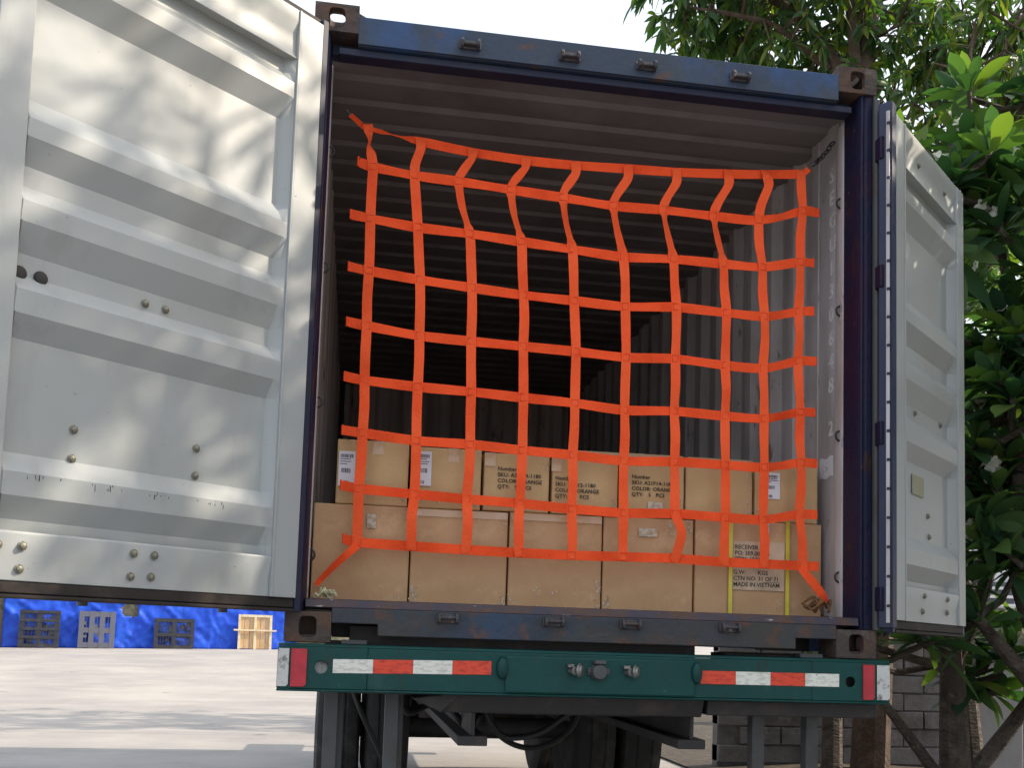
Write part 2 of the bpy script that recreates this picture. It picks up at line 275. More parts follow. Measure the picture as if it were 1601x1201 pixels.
# rear corner posts: stepped steel section with a bead, front posts plain
for sx in (-1, 1):
    q = MB()
    q.prism([(1.150, .022), (1.146, .060), (1.146, .158), (1.205, .158), (1.205, .012), (1.176, .012), (1.170, .020), (1.163, .012), (1.155, .012)], (0, 0, .118), (sx, 0, 0), (0, 1, 0), (0, 0, 1), H - .236)
    q.build('corner_post', 'navy_dark', cont, bevel=.003)
    q = MB().box(*sorted((sx * 1.207, sx * 1.219)), .004, .10, .118, H - .118); q.build('post_flange', 'grey_steel', cont, bevel=.002)
    q = MB().box(*sorted((sx * 1.12, sx * 1.215)), LEN - .15, LEN - .003, .118, H - .118); q.build('corner_post', 'navy_dark', cont)
    q = MB().box(*sorted((sx * 1.176, sx * 1.214)), .163, LEN - .163, .02, .163); q.build('bottom_rail', 'navy', cont, bevel=.004)
    q = MB().box(*sorted((sx * 1.2085, sx * 1.2185)), .163, LEN - .163, 2.47, 2.545); q.build('top_rail', 'navy', cont, bevel=.004)
# door header
hd = MB().box(-1.041, 1.041, .012, .10, 2.428, 2.535)
hd.prism([(.0, 2.430), (.012, 2.430), (.012, 2.540), (.0, 2.546)], (-1.041, 0, 0), (0, 1, 0), (0, 0, 1), (1, 0, 0), 2.082)
hd.box(-1.145, 1.145, .103, .16, 2.432, 2.50)
hd.prism([(-1.041, 2.548), (-1.0, 2.548), (-1.0, 2.552), (-1.041, 2.572)], (0, .02, 0), (1, 0, 0), (0, 0, 1), (0, 1, 0), .06)
hdr = hd.build('door_header', 'navy_header', cont, bevel=.003)
sk = MB().box(-1.118, 1.118, .03, .098, 2.395, 2.425); sk.build('header_seal', 'rubber', hdr, bevel=.004)
def keeper(x, z, parent, up):
    k = MB(); k.box(x - .045, x + .045, -.012, -.002, z - .018, z + .018)
    for s in (-1, 1): k.prism([(0, -.020), (-.036, -.016), (-.042, .0), (-.030, .018), (0, .024)], (x + s * .034 - .006, -.002, z), (0, 1, 0), (0, 0, 1), (1, 0, 0), .012)
    k.box(x - .03, x + .03, -.034, -.010, z - .004 * up - .006, z - .004 * up + .006)
    k.build('cam_keeper', 'keeper', parent, bevel=.003)
for x in (-.585, -.165, .168, .584): keeper(x, 2.476, hdr, 1)
# sill with fork-pocket notches
sl_ = MB().prism([(-1.041, .076), (-.862, .076), (-.862, .03), (.862, .03), (.862, .076), (1.041, .076), (1.041, .135), (-1.041, .135)], (0, 0, 0), (1, 0, 0), (0, 0, 1), (0, 1, 0), .10)
sill = sl_.build('door_sill', 'sill', cont, bevel=.004)
for s in (-1, 1): MB().box(*sorted((s * .80, s * 1.041)), .26, .28, .02, .127).build('pocket_shade_sheet', 'black', sill)  # black sheets stand in for the shade inside the pockets
th = MB().prism([(.004, .1352), (.10, .1352), (.10, .158), (.03, .170), (.012, .168)], (-1.144, 0, 0), (0, 1, 0), (0, 0, 1), (1, 0, 0), 2.288)
th.build('threshold', 'threshold', sill, bevel=.003)
for x in (-.59, -.166, .151, .571): keeper(x, .108, sill, -1)
# floor, roof, walls
MB().box(-1.172, 1.172, .102, LEN - .06, .128, .155).build('plywood_floor', 'dark_steel', cont)
def trap(t, pitch, flat, slope):            # trapezoid wave 0..1
    t = t % pitch
    if t < flat: return 0.
    if t < flat + slope: return (t - flat) / slope
    if t < pitch - slope: return 1.
    return (pitch - t) / slope
def breaks(L0, L1, pitch, flat, slope):
    out = []; t = L0
    while t < L1:
        out += [t, t + flat, t + flat + slope, t + pitch - slope]; t += pitch
    return [q for q in out if q < L1] + [L1]
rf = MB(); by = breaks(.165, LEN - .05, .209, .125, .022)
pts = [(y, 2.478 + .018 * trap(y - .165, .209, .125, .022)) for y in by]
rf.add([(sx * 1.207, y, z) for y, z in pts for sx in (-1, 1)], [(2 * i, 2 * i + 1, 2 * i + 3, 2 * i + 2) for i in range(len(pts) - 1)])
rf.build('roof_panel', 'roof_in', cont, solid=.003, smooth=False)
for sx in (-1, 1):
    sw = MB(); by = breaks(.46, LEN - .10, .278, .072, .068)
    pts = [(.265, 1.172), (.455, 1.172)] + [(y, 1.168 + .036 * trap(y - .46, .278, .072, .068)) for y in by]
    sw.add([(sx * x, y, z) for y, x in pts for z in (.163, 2.49)], [(2 * i, 2 * i + 1, 2 * i + 3, 2 * i + 2) for i in range(len(pts) - 1)])
    swo = sw.build('side_wall', 'inner' if sx > 0 else 'inner_left', cont, solid=.003, smooth=False)
    jb = MB().prism([(1.146, .1605), (1.142, .170), (1.142, .215), (1.158, .262), (1.166, .262), (1.166, .1605)], (0, 0, .172), (sx, 0, 0), (0, 1, 0), (0, 0, 1), 2.25)
    jb.build('door_jamb', 'jamb', cont, bevel=.004)
    for z in (.35, .98, 1.55, 2.05):        # lashing rings on the jamb
        lr = MB(); pts = [(sx * 1.143 - sx * .020 * math.sin(a), .185 - .004 * math.sin(a), z + .022 * math.cos(a)) for a in [math.pi * k / 8 for k in range(9)]]
        lr.tube(pts, .005, 6); lr.build('lashing_ring', 'dark_steel', cont)
    if sx > 0: wall_r = swo
ew = MB(); bx = breaks(-1.165, 1.165, .25, .09, .04)
pts = [(x, LEN - .045 - .04 * trap(x + 1.165, .25, .09, .04)) for x in bx]
ew.add([(x, y, z) for x, y in pts for z in (.155, 2.49)], [(2 * i, 2 * i + 1, 2 * i + 3, 2 * i + 2) for i in range(len(pts) - 1)])
ew.build('end_wall', 'inner_left', cont, solid=.003, smooth=False)
MB().box(-1.041, 1.041, LEN - .10, LEN - .003, 2.50, 2.56).build('front_header', 'navy', cont)
MB().box(-1.041, 1.041, LEN - .10, LEN - .003, .02, .15).build('front_sill', 'navy', cont)
# stencilled number down the flat strip of the right wall, and a worn sticker
for i, ch in enumerate('SEGU130648'):
    text_part('stencil_character', ch, .098, 'chalk', wall_r, (1.1695, .350, 2.215 - i * .1115), (R(90), 0, R(-90)), .0008)
text_part('stencil_character', '2', .098, 'chalk', wall_r, (1.1695, .350, 1.010), (R(90), 0, R(-90)), .0008)
stk = MB().grid(6, 6, lambda u, v: (1.1688, .295 + .14 * u, .818 + .095 * v + .006 * math.sin(u * 9)))
st = stk.build('worn_sticker', 'paper', wall_r)
text_part('sticker_print', 'CSC\nSAFE', .024, 'chalk', wall_r, (1.1680, .40, .875), (R(90), 0, R(-90)), .0004)

# doors: local x from the hinge (mirrored for the right), y out of the white inner face, z up
PROF = [(.316, -.046), (.353, -.046), (.422, -.003), (.494, -.003), (.556, -.046), (.910, -.046), (.980, -.003), (1.055, -.003), (1.109, -.046), (1.177, -.046),
        (1.266, -.003), (1.332, -.003), (1.389, -.046), (1.455, -.046), (1.535, -.003), (1.594, -.003), (1.668, -.046), (2.010, -.046), (2.096, -.003), (2.156, -.003), (2.200, -.046), (2.262, -.046)]
def make_door(h, rz, s, a, st1, fs, W, ztop, strip, bolts, plugs, label):
    X = lambda p, q: sorted((s * p, s * q))
    kz = (ztop - .165) / 2.29; Z = lambda z: .165 + (z - .165) * kz
    pm = MB(); ha, fa = (.034, .004) if s > 0 else (.004, .034); cols = [(st1, None), (st1 + ha, 1), (fs - fa, 1), (fs, None)]
    nx = len(cols); vs = []
    for z, d in PROF:
        for x, k in cols: vs.append((s * x, d if k else -.006, Z(z)))
    pm.add(vs, [(j * nx + i, j * nx + i + 1, (j + 1) * nx + i + 1, (j + 1) * nx + i) for j in range(len(PROF) - 1) for i in range(nx - 1)])
    door = pm.build('door', 'white', cont, loc=h, rz=rz, solid=.003, smooth=True, angle=12, recalc=True, bevel=.006)
    if label: door['label'] = label
    fm = MB()
    fm.box(*X(a, st1 - .010), -.052, 0, .165, ztop); fm.box(*X(st1 - .010, st1), -.052, .0035, .165, ztop); fm.box(*X(fs, W), -.052, .001, .165, ztop)
    ad = (s, 0, 0)
    fm.prism([(-.05, .165), (-.010, .165), (-.010, .240), (.0, .306), (-.004, .316), (-.05, .316)], (s * st1, 0, 0), (0, 1, 0), (0, 0, 1), ad, fs - st1)
    fm.prism([(-.05, Z(2.256)), (-.002, Z(2.256)), (-.012, Z(2.275)), (-.014, Z(2.36)), (-.002, Z(2.405)), (-.002, ztop), (-.05, ztop)], (s * st1, 0, 0), (0, 1, 0), (0, 0, 1), ad, fs - st1)
    fm.build('door_frame', 'white', door, bevel=.0025)
    sk = MB().box(*X(a - .005, W + .028), -.066, -.055, .125, ztop + .03); skin = sk.build('outer_skin', 'navy', door)
    gm = 'rubber_blue' if strip else 'rubber'
    MB().box(*X(a - .032, a - .002), -.050, -.006, .112, ztop + .03).build('gasket', gm, door, bevel=.004)
    MB().box(*X(W + .002, W + .028), -.052, -.014, .112, ztop + .03).build('gasket', 'rubber_blue', door, bevel=.004)
    if strip: MB().box(*X(.012, a - .036), -.048, .012, .13, ztop + .02).build('gasket', gm, door, bevel=.004)
    for (y0_, y1_, za, zb_) in ((-.052, -.012, .128, .1625), (-.050, -.002, .112, .1245), (-.052, -.02, ztop + .003, ztop + .03)):
        MB().box(*X(a, W), y0_, y1_, za, zb_).build('edge_seal', 'seal', door, bevel=.003)
    if strip:
        rs = MB().box(*X(-.006, .006), -.010, .004, .15, ztop - .03); so_ = rs.build('pale_strip', 'jamb', door, bevel=.002)  # thin pale strip with dark ticks along the hinge edge
        z = .22; tk = None
        while z < ztop - .08:
            if tk is None:
                tk = MB().box(*X(-.008, .008), -.006, .006, -.006, .006).build('strip_tick', 'rubber', door, loc=(0, 0, z))
            else: copy_part(tk, door, (0, 0, z))
            z += .122
    for rx in (.28, .82):                    # locking rods on the outer face
        rd = MB().tube([(s * rx, -.105, .10), (s * rx, -.105, ztop + .02)], .017, 10)
        for z in (.35, 1.0, 1.6, 2.2): rd.box(s * rx - .04, s * rx + .04, -.13, -.0665, z - .03, z + .03)
        rd.build('lock_rod', 'grey_steel', door)
    proto = {}
    for kind, lst in (('bolt', bolts), ('vent_plug', plugs)):
        for (x, z) in lst:
            onrail = z < .316 or z > 2.256
            y = -.0095 if z < .24 else (-.004 if onrail else -.0445)
            if z > 2.0: y = -.014
            if kind not in proto:
                bm_ = MB()
                if kind == 'bolt':
                    bm_.lathe([(.015, 0), (.015, .003), (.010, .0035), (.010, .010), (.006, .012)], (0, 0, 0), (0, 1, 0), 8)
                else:
                    bm_.lathe([(.022, 0), (.022, .007), (.018, .011), (.010, .012)], (0, 0, 0), (0, 1, 0), 12)
                proto[kind] = bm_.build(kind, 'zinc' if kind == 'bolt' else 'black', door, loc=(s * x, y, z), bevel=0)
            else: copy_part(proto[kind], door, (s * x, y, z))
    return door
LB = [(.702, 1.135), (.624, 1.135), (.921, .660), (.470, .673), (.921, .566), (.469, .575), (1.076, .271), (1.15, .270), (.709, .279), (.633, .278), (1.079, .201), (.712, .202), (.638, .205)]
d_left = make_door((-1.155, -.04, 0), math.atan2(-.669, -.744), 1, .030, .150, 1.155, 1.262, 2.455, False, LB, [(1.128, 1.114), (1.062, 1.116)], 'wide open white corrugated door dappled with tree shade')
RB = [(.312, .657), (.648, .666), (.311, .564), (.666, .570), (.466, 1.121), (.844, 1.133), (.467, .285), (.809, .285), (.457, .214), (.818, .222), (.431, 2.275), (.822, 2.284)]
d_right = make_door((1.22, -.10, 0), R(222), -1, .100, .215, .995, 1.100, 2.38, True, RB, [], 'shaded white corrugated door folded back beside the container')
stk = MB().box(-.585, -.42, -.041, -.039, .745, .835).build('faded_label', 'old_label', d_right)
# scratches under the lowest ridge of the left door
rng = random.Random(5); sc_ = MB()
for cxs in (1.03, .83, .62, .42):
    for k in range(7):
        x = cxs + rng.triangular(-.07, .07, 0); z = .494 - rng.uniform(0, .014); l = rng.uniform(.004, .012) if k < 6 else rng.uniform(.015, .036)
        sc_.box(x, x + rng.uniform(.0008, .0028), -.0012, -.0004, z - l, z)
tag(sc_.build('scratch_marks', 'keeper', d_left), kind='stuff')
for (z) in (2.20, 1.63, .95, .25):           # hinges
    for sx in (-1, 1):
        hg = MB(); hg.box(*sorted((sx * 1.214, sx * 1.262)), -.012, .045, z - .055, z + .055)
        hg.tube([(sx * 1.246, -.022, z - .075), (sx * 1.246, -.022, z + .075)], .016, 10)
        hg.build('hinge', 'navy_dark', cont, bevel=.004)
    hg = MB(); hg.box(1.196, 1.236, -.075, -.026, z - .05, z + .05); hg.build('hinge', 'navy_dark', cont, bevel=.004)
# vertical rod beside the right post
MB().tube([(1.212, -.012, .12), (1.212, -.012, 2.44)], .014, 10).build('hinge_rod', 'grey_steel', cont)

# ------------------------------------------------------------------ trailer
tr = thing('semi_trailer', 'green trailer chassis with red and white reflective tape carrying the container', 'trailer', (0, 0, 0))
zb, zt = Z0 - .178, Z0 - .018; zc = (zb + zt) / 2; hb = zt - zb
bm = MB()
YF = -.03
bm.holed((-1.065, YF, zc), (1, 0, 0), (0, 0, 1), (0, 1, 0), .34, hb, .010, .024, .024, ho=(-.006, .003), sq=2)
bm.box(-.895, .92, YF, YF + .010, zb, zt)
bm.holed((1.0925, YF, zc), (1, 0, 0), (0, 0, 1), (0, 1, 0), .345, hb, .010, .021, .021, ho=(-.003, -.001), sq=2)
bm.prism([(YF + .0, zt + .0005), (YF + .012, zt + .012), (YF + .13, zt + .012), (YF + .13, zt + .0005)], (-1.235, 0, 0), (0, 1, 0), (0, 0, 1), (1, 0, 0), 2.50)
bm.box(-1.235, 1.265, YF + .0, YF + .11, zb - .010, zb - .0005)
beam = bm.build('bumper_beam', 'green', tr, bevel=.004)
MB().box(.93, 1.262, YF + .05, YF + .055, zb, zt).build('hole_tone_sheet', 'black', beam)  # black sheet paints the darkness inside the right hole
MB().box(-1.20, -.93, YF + .04, YF + .045, zb, zt).build('hole_tone_sheet', 'plate_white', beam)  # pale sheet stands in for bright ground seen through the left hole
cp = MB().box(-.36, .415, YF - .012, YF - .001, zb + .004, zt - .012)
cp.build('centre_plate', 'green', beam, bevel=.006)
for x in (-.372, .420):
    lg = MB().lathe([(.026, 0), (.026, .012), (.022, .026), (.012, .034), (.003, .036)], (0, 0, 0), (0, -1, 0), 16)
    o = lg.build('coupling_lug', 'green', beam, loc=(x, YF - .001, Z0 - .078)); o.scale = (.9, 1, 1.75)
def tape_strip(x0, x1, zl, zr, cols):
    n = len(cols); hgt = .053
    for i, c in enumerate(cols):
        xa, xb = x0 + (x1 - x0) * i / n, x0 + (x1 - x0) * (i + 1) / n
        za, zb_ = zl + (zr - zl) * i / n, zl + (zr - zl) * (i + 1) / n
        MB().prism([(xa + .0006, za - hgt / 2), (xb - .0006, zb_ - hgt / 2), (xb - .0006, zb_ + hgt / 2), (xa + .0006, za + hgt / 2)], (0, YF - .0012, Z0), (1, 0, 0), (0, 0, 1), (0, -1, 0), .0012).build('reflective_tape', 'tape_' + c, beam)
tape_strip(-1.027, -.414, -.089, -.080, ['white', 'red', 'white', 'red'])
tape_strip(.440, 1.038, -.0945, -.0935, ['red', 'white', 'red', 'white'])
for x0, x1, m in ((-1.184, -1.125, 'lamp_red'), (1.142, 1.192, 'lamp_red'), (-1.233, -1.192, 'plate_white'), (1.205, 1.262, 'plate_white')):
    MB().prism([(x0, zb + .008), (x1 - .008, zb + .008), (x1, zb + .016), (x1, zt - .008), (x0, zt - .008)], (0, YF - .001, 0), (1, 0, 0), (0, 0, 1), (0, -1, 0), .003 if m == 'plate_white' else .007).build('red_marker' if m == 'lamp_red' else 'end_plate', m, beam, bevel=.001)
for x, f_ in ((-.088, 1), (.139, 1)):         # air couplings
    a = MB(); a.lathe([(.012, 0), (.012, .03), (.017, .032), (.017, .045)], (x - .012, YF - .012, Z0 - .082), (.35, -1, 0), 12)
    a.lathe([(.026, 0), (.027, .008), (.020, .012), (.020, .018)], (x + .012, YF - .045, Z0 - .079), (.9, -.5, 0), 16)
    a.box(x - .03, x - .005, YF - .050, YF - .02, Z0 - .068, Z0 - .056)
    a.build('air_coupling', 'steel', beam, bevel=.001)
a = MB(); a.lathe([(.033, 0), (.033, .02), (.029, .026), (.029, .040), (.012, .042)], (.012, YF - .012, Z0 - .083), (0, -1, 0), 20)
a.box(-.032, .056, YF - .022, YF - .013, Z0 - .098, Z0 - .068); a.box(-.010, .034, YF - .058, YF - .013, Z0 - .052, Z0 - .038)
a.lathe([(.008, 0), (.008, .008)], (-.026, YF - .022, Z0 - .083), (0, -1, 0), 6); a.lathe([(.008, 0), (.008, .008)], (.050, YF - .022, Z0 - .083), (0, -1, 0), 6)
a.build('power_socket', 'grey_steel', beam, bevel=.002)
# twist locks under the rear castings
for sx in (-1, 1):
    t = MB().box(*sorted((sx * .98, sx * 1.22)), .09, .30, zt + .0135, Z0 - .002); t.box(*sorted((sx * .90, sx * 1.0)), .04, .10, zt + .0135, Z0 + .012)
    t.build('twist_lock', 'grey_steel', tr, bevel=.003)
# chassis
ch = MB()
for sx in (-1, 1):
    ch.box(*sorted((sx * .40, sx * .52)), .12, 6.6, .98, 1.02); ch.box(*sorted((sx * .452, sx * .468)), .12, 6.6, .74, .9795); ch.box(*sorted((sx * .40, sx * .52)), .12, 6.6, .70, .7395)
for y in (.5, 1.5, 2.5, 3.5, 4.5, 5.5, 6.4): ch.box(-.451, .451, y, y + .08, .80, .94)
for y in (.16, 5.9): ch.box(-1.20, -.521, y, y + .16, .94, 1.06); ch.box(.521, 1.20, y, y + .16, .94, 1.06)
ch.box(-.97, .47, .125, .30, .90, Z0 + .07); ch.box(.60, .95, .125, .30, .90, Z0 + .006)
ch.build('chassis_frame', 'dark_steel', tr, bevel=.004)
ub = MB().prism([(.085, zb - .012), (.22, zb - .012), (.22, zb - .085), (.12, zb - .085)], (-.60, -.06, 0), (0, 1, 0), (0, 0, 1), (1, 0, 0), 1.08)
ub.box(.50, 1.25, .05, .16, zb - .075, zb - .012)
ub.prism([(-.60, zb - .085), (-.52, zb - .012), (-.60, zb - .012), (-.72, zb - .03)], (0, .03, 0), (1, 0, 0), (0, 0, 1), (0, 1, 0), .12)
ub.build('under_ride_plate', 'dark_steel', tr, bevel=.006)
for x in (-1.03, -.785):
    MB().box(x - .028, x + .028, .20, .26, .42, zb - .012).box(x - .004, x + .05, .262, .268, .42, zb - .012).build('guard_post', 'grey_steel', tr, bevel=.004)
MB().box(-1.06, -.74, .18, .28, .36, .4195).build('guard_bar', 'grey_steel', tr, bevel=.006)
for x in (.785, 1.03):
    MB().box(x - .028, x + .028, .20, .26, .42, zb - .076).build('guard_post', 'grey_steel', tr, bevel=.004)
MB().box(.74, 1.06, .18, .28, .36, .4195).build('guard_bar', 'grey_steel', tr, bevel=.006)
def hose(pts, r=.013):
    out = []
    for i in range(len(pts) - 1):
        p0, p1, p2, p3 = [Vector(pts[max(0, min(len(pts) - 1, i + k))]) for k in (-1, 0, 1, 2)]
        for k in range(8):
            t = k / 8; out.append(.5 * ((2 * p1) + (p2 - p0) * t + (2 * p0 - 5 * p1 + 4 * p2 - p3) * t * t + (3 * p1 - p0 - 3 * p2 + p3) * t ** 3))
    out.append(Vector(pts[-1])); MB().tube(out, r, 8).build('air_hose', 'hose', tr)
hose([(-.74, .5, .86), (-.70, .5, .80), (-.62, .55, .83), (-.55, .55, .85), (-.48, .5, .78), (-.42, .5, .72), (-.38, .5, .80), (-.30, .6, .84)], .016)
hose([(-.40, .4, .86), (-.34, .45, .76), (-.26, .5, .70), (-.12, .5, .72), (0, .5, .80), (.1, .5, .86)], .014)
hose([(-.95, .7, .90), (-.90, .7, .78), (-.84, .75, .66), (-.80, .8, .58)], .012)
hose([(-.30, 1.0, .84), (-.22, 1.0, .66), (-.05, 1.0, .60), (.12, 1.0, .68), (.2, 1.0, .84)], .014)
for y in (3.2, 4.5):
    MB().tube([(-1.12, y, .50), (1.12, y, .50)], .075, 14).build('axle', 'dark_steel', tr)
    for sx in (-1, 1):
        for xo in (.70, 1.02):
            ty = MB().lathe([(.30, -.13), (.40, -.145), (.475, -.125), (.495, -.10), (.50, -.06), (.492, -.055), (.492, -.045), (.50, -.04), (.50, .04), (.492, .045), (.492, .055), (.50, .06), (.495, .10), (.475, .125), (.40, .145), (.30, .13)], (sx * xo, y, .50), (sx, 0, 0), 36)
            wh = ty.build('wheel', 'tyre', tr)
            MB().lathe([(.285, -.12), (.299, -.11), (.27, -.05), (.12, .02), (.12, .09), (.05, .10)], (sx * xo, y, .50), (sx, 0, 0), 24).build('rim', 'grey_steel', wh)
    for sx in (-1, 1):
        MB().box(*sorted((sx * .42, sx * .50)), y - .5, y + .5, .60, .66).build('leaf_spring', 'dark_steel', tr)

# ------------------------------------------------------------------ cartons
FY = .36
rb = random.Random(11)
def barcode_label(par, x, z, wd, ht, seed):
    lb = MB().box(x - wd / 2, x + wd / 2, -.0105, -.0090, z - ht / 2, z + ht / 2).build('paper_label', 'paper', par)
    r = random.Random(seed)
    for zc_, h_, w_ in ((z + ht * .36, ht * .10, wd * .8), (z - ht * .06, ht * .13, wd * .55), (z - ht * .40, ht * .10, wd * .28)):
        bc = MB(); xx = x - w_ / 2 + (0 if zc_ > z else -wd * .05)
        while xx < x + w_ / 2 - .004:
            k = r.uniform(.0012, .0035); bc.box(xx, xx + k, -.0112, -.0108, zc_ - h_ / 2, zc_ + h_ / 2); xx += k + r.uniform(.001, .003)
        bc.build('barcode', 'ink', lb)
    for k in range(3):
        zz = z + ht * (.26 - .07 * k); MB().box(x - wd * .42, x + wd * r.uniform(.0, .4), -.0112, -.0108, zz, zz + .0028).build('printed_line', 'ink', lb)
def carton(x0, x1, z0, z1, y0, depth, label, m='card', tape_top=False, tape_v=False, group=None, text=None, scuffs=0, tilt=0.0):
    w_, h_ = x1 - x0, z1 - z0
    root = thing('cardboard_box', label, 'cardboard box', ((x0 + x1) / 2, y0, Z0 + z0), tilt, group)
    bx = MB(); n = 6
    # slightly bulged front: front face as a grid, rest closed
    seed = rb.random() * 50
    def P(u, v, y):
        bul = .006 * math.sin(math.pi * u) * math.sin(math.pi * v) + .003 * mnoise.noise(Vector((u * 3 + seed, v * 3, 0)))
        return (-w_ / 2 + .0015 + u * (w_ - .003), y - bul if y == 0 else y, v * h_)
    nf = 8
    vs = [P(i / nf, j / nf, 0) for j in range(nf + 1) for i in range(nf + 1)] + [P(i / nf, j / nf, depth) for j in range(nf + 1) for i in range(nf + 1)]
    k = nf + 1; fs = []
    for j in range(nf):
        for i in range(nf):
            a = j * k + i; fs += [(a, a + 1, a + k + 1, a + k), (k * k + a, k * k + a + k, k * k + a + k + 1, k * k + a + 1)]
    for i in range(nf):
        a, b_ = i, nf * k + i; fs += [(a, k * k + a, k * k + a + 1, a + 1), (b_, b_ + 1, k * k + b_ + 1, k * k + b_)]
        a, b_ = i * k, i * k + nf; fs += [(a, a + k, k * k + a + k, k * k + a), (b_, k * k + b_, k * k + b_ + k, b_ + k)]
    bx.add(vs, fs); body = bx.build('carton_body', m, root, bevel=.005, angle=50)
    FR = -.0095
    if tape_top:
        MB().box(-w_ / 2 + .004, w_ / 2 - .004, -.0045, -.0020, h_ - .034, h_ - .004).build('parcel_tape', 'tape', root)
    if tape_v:
        xc = tape_v if isinstance(tape_v, float) else 0
        MB().box(xc - .024, xc + .024, -.0060, -.0035, h_ - .06, h_ - .001).build('parcel_tape', 'tape', root)
    if scuffs:
        r = random.Random(int(seed * 1000)); s_ = MB()
        for i in range(scuffs):
            cxs = r.choice([-w_ / 2 + .022, w_ / 2 - .022, w_ / 2 - .022, r.uniform(-w_ * .3, w_ * .3)]); czs = r.choice([.035, .05, .05, h_ - .04, r.uniform(.04, .12)])
            for q_ in range(r.randint(4, 9)):
                px_, pz_ = cxs + r.gauss(0, .009), czs + r.gauss(0, .020); rr = r.uniform(.0015, .0045); nn = 7; an = r.uniform(.6, 2.2); el = r.uniform(1.2, 3.2)
                poly = []
                for q in range(nn):
                    a_ = 2 * math.pi * q / nn; k_ = rr * r.uniform(.6, 1); dx, dz = math.cos(a_) * k_ * el, math.sin(a_) * k_
                    poly.append((px_ + dx * math.cos(an) - dz * math.sin(an), pz_ + dx * math.sin(an) + dz * math.cos(an)))
                px_ = max(-w_ / 2 + .008, min(w_ / 2 - .008, px_))
                edge = math.sin(math.pi * max(0, min(1, (px_ + w_ / 2) / w_))) * math.sin(math.pi * max(0, min(1, pz_ / h_)))
                s_.prism(poly, (0, -.0030 - .006 * edge, 0), (1, 0, 0), (0, 0, 1), (0, 1, 0), .002)
        s_.build('torn_patch', 'scuff', root)
    return root
LW = 'cartons in the bottom row'; UP = 'cartons in the upper row'
low = [(-1.142, -.731, .586), (-.727, -.306, .585), (-.301, .116, .588), (.121, .538, .592), (.543, 1.147, .600)]
ll = ['big plain brown carton at the left end of the bottom row', 'big brown carton second from the left in the bottom row, tape along its top edge',
      'middle carton of the bottom row, under the box gap with long tape along its top', 'brown carton beside the yellow strapped one, white torn patch near its top',
      'wide brown carton with two yellow straps and a black printed panel']
lows = []
for i, (x0, x1, z1) in enumerate(low):
    lows.append(carton(x0, x1, .172, z1, FY + (.0, .004, .002, .006, .0)[i], .95, ll[i], 'card', tape_top=i in (1, 2), group=LW, tilt=(.004, -.006, .005, -.003, .003)[i], scuffs=(3, 6, 6, 5, 3)[i]))
# details on the lower row
MB().box(.02, .058, -.0105, -.0085, .315, .375).build('torn_patch', 'scuff', lows[0])
MB().box(-.05, .035, -.0115, -.0090, .335, .372).build('torn_patch', 'scuff', lows[3])
b5 = lows[4]; cx5 = (.543 + 1.147) / 2
for xa in (.705, .975):
    MB().box(xa - cx5 - .009, xa - cx5 + .009, -.016, -.0135, .0, .432).box(xa - cx5 - .009, xa - cx5 + .009, -.0134, .95, .4295, .432).build('plastic_strap', 'yellow', b5)
MB().box(.718 - cx5, .962 - cx5, -.0105, -.0085, .115, .335).build('print_panel', 'kraft', b5)
text_part('printed_text', 'RECEIVER\nPO: 309.0075-4\nITEM: 10447 1', .026, 'ink', b5, (.726 - cx5, -.0108, .300), (R(90), 0, 0), .0003, 1.0, 1.05)
text_part('printed_text', 'G.W:        KGS\nCTN NO: 31 OF 71\nMADE IN VIETNAM', .026, 'ink', b5, (.720 - cx5, -.0108, .186), (R(90), 0, 0), .0003, 1.0, 1.05)
MB().box(.862 - cx5, .938 - cx5, -.0118, -.0110, .152, .1535).build('ruled_line', 'ink', b5)
sm = MB().box(.870 - cx5, .887 - cx5, -.0125, -.0105, .365, .425).build('paper_label', 'paper', b5)
text_part('printed_text', 'FRAGILE', .012, 'ink', b5, (.883 - cx5, -.0130, .370), (R(90), R(-90), 0), .0003)
upr = [(-1.056, -.748, .588, .866), (-.740, -.432, .587, .853), (-.422, -.128, .590, .845), (-.118, .182, .590, .838), (.187, .490, .594, .838), (.495, .812, .594, .838), (.822, 1.128, .602, .868)]
ul = ['tan carton at the left end of the upper row, label near its left edge', 'tan carton with a large white barcode label, second in the upper row', 'third tan carton of the upper row, black print beside the dark gap',
      'fourth tan carton of the upper row, its black print partly behind a net strap', 'fifth tan carton of the upper row with black print and a pale torn patch below', 'plain tan carton of the upper row between the printed one and the labelled one',
      'darker tan carton with barcode label, right end of the upper row']
ups = []
for i, (x0, x1, z0, z1) in enumerate(upr):
    ups.append(carton(x0, x1, z0, z1, FY + (.0, .002, .004, .0, .003, .001, .004)[i], .42, ul[i], 'card_tan', tape_v=(.02, .03, -.12, -.13, False, False, .06)[i], group=UP, tilt=(.010, -.012, .008, -.006, .011, -.009, .006)[i], scuffs=(2, 2, 2, 3, 4, 3, 1)[i]))
def L(i): return (upr[i][0] + upr[i][1]) / 2
barcode_label(ups[0], -1.012 - L(0), .150, .070, .150, 1); barcode_label(ups[1], -.690 - L(1), .170, .078, .150, 2); barcode_label(ups[6], .893 - L(6), .165, .092, .120, 3)
for k, body in ((2, 'Number\nSKU: A21F14-1180\nCOLOR: ORANGE\nQTY:   5   PCS'), (3, 'Number\nSKU: A2012-1180\nCOLOR: ORANGE\nQTY:   5   PCS'), (4, 'Number\nSKU: A21F14-1180\nCOLOR: ORANGE\nQTY:   5   PCS')):
    text_part('printed_text', body, .0235, 'ink', ups[k], ((-.362, -.105, .242)[k - 2] - L(k), -.0108, (.178, .150, .172)[k - 2]), (R(90), 0, 0), .0003, 1.06, 1.12)
MB().box(-.02, .05, -.0112, -.0090, .03, .07).build('torn_patch', 'scuff', ups[4])
bh = [(.030, .316, .972), (.322, .645, .974), (.660, 1.010, .973)]
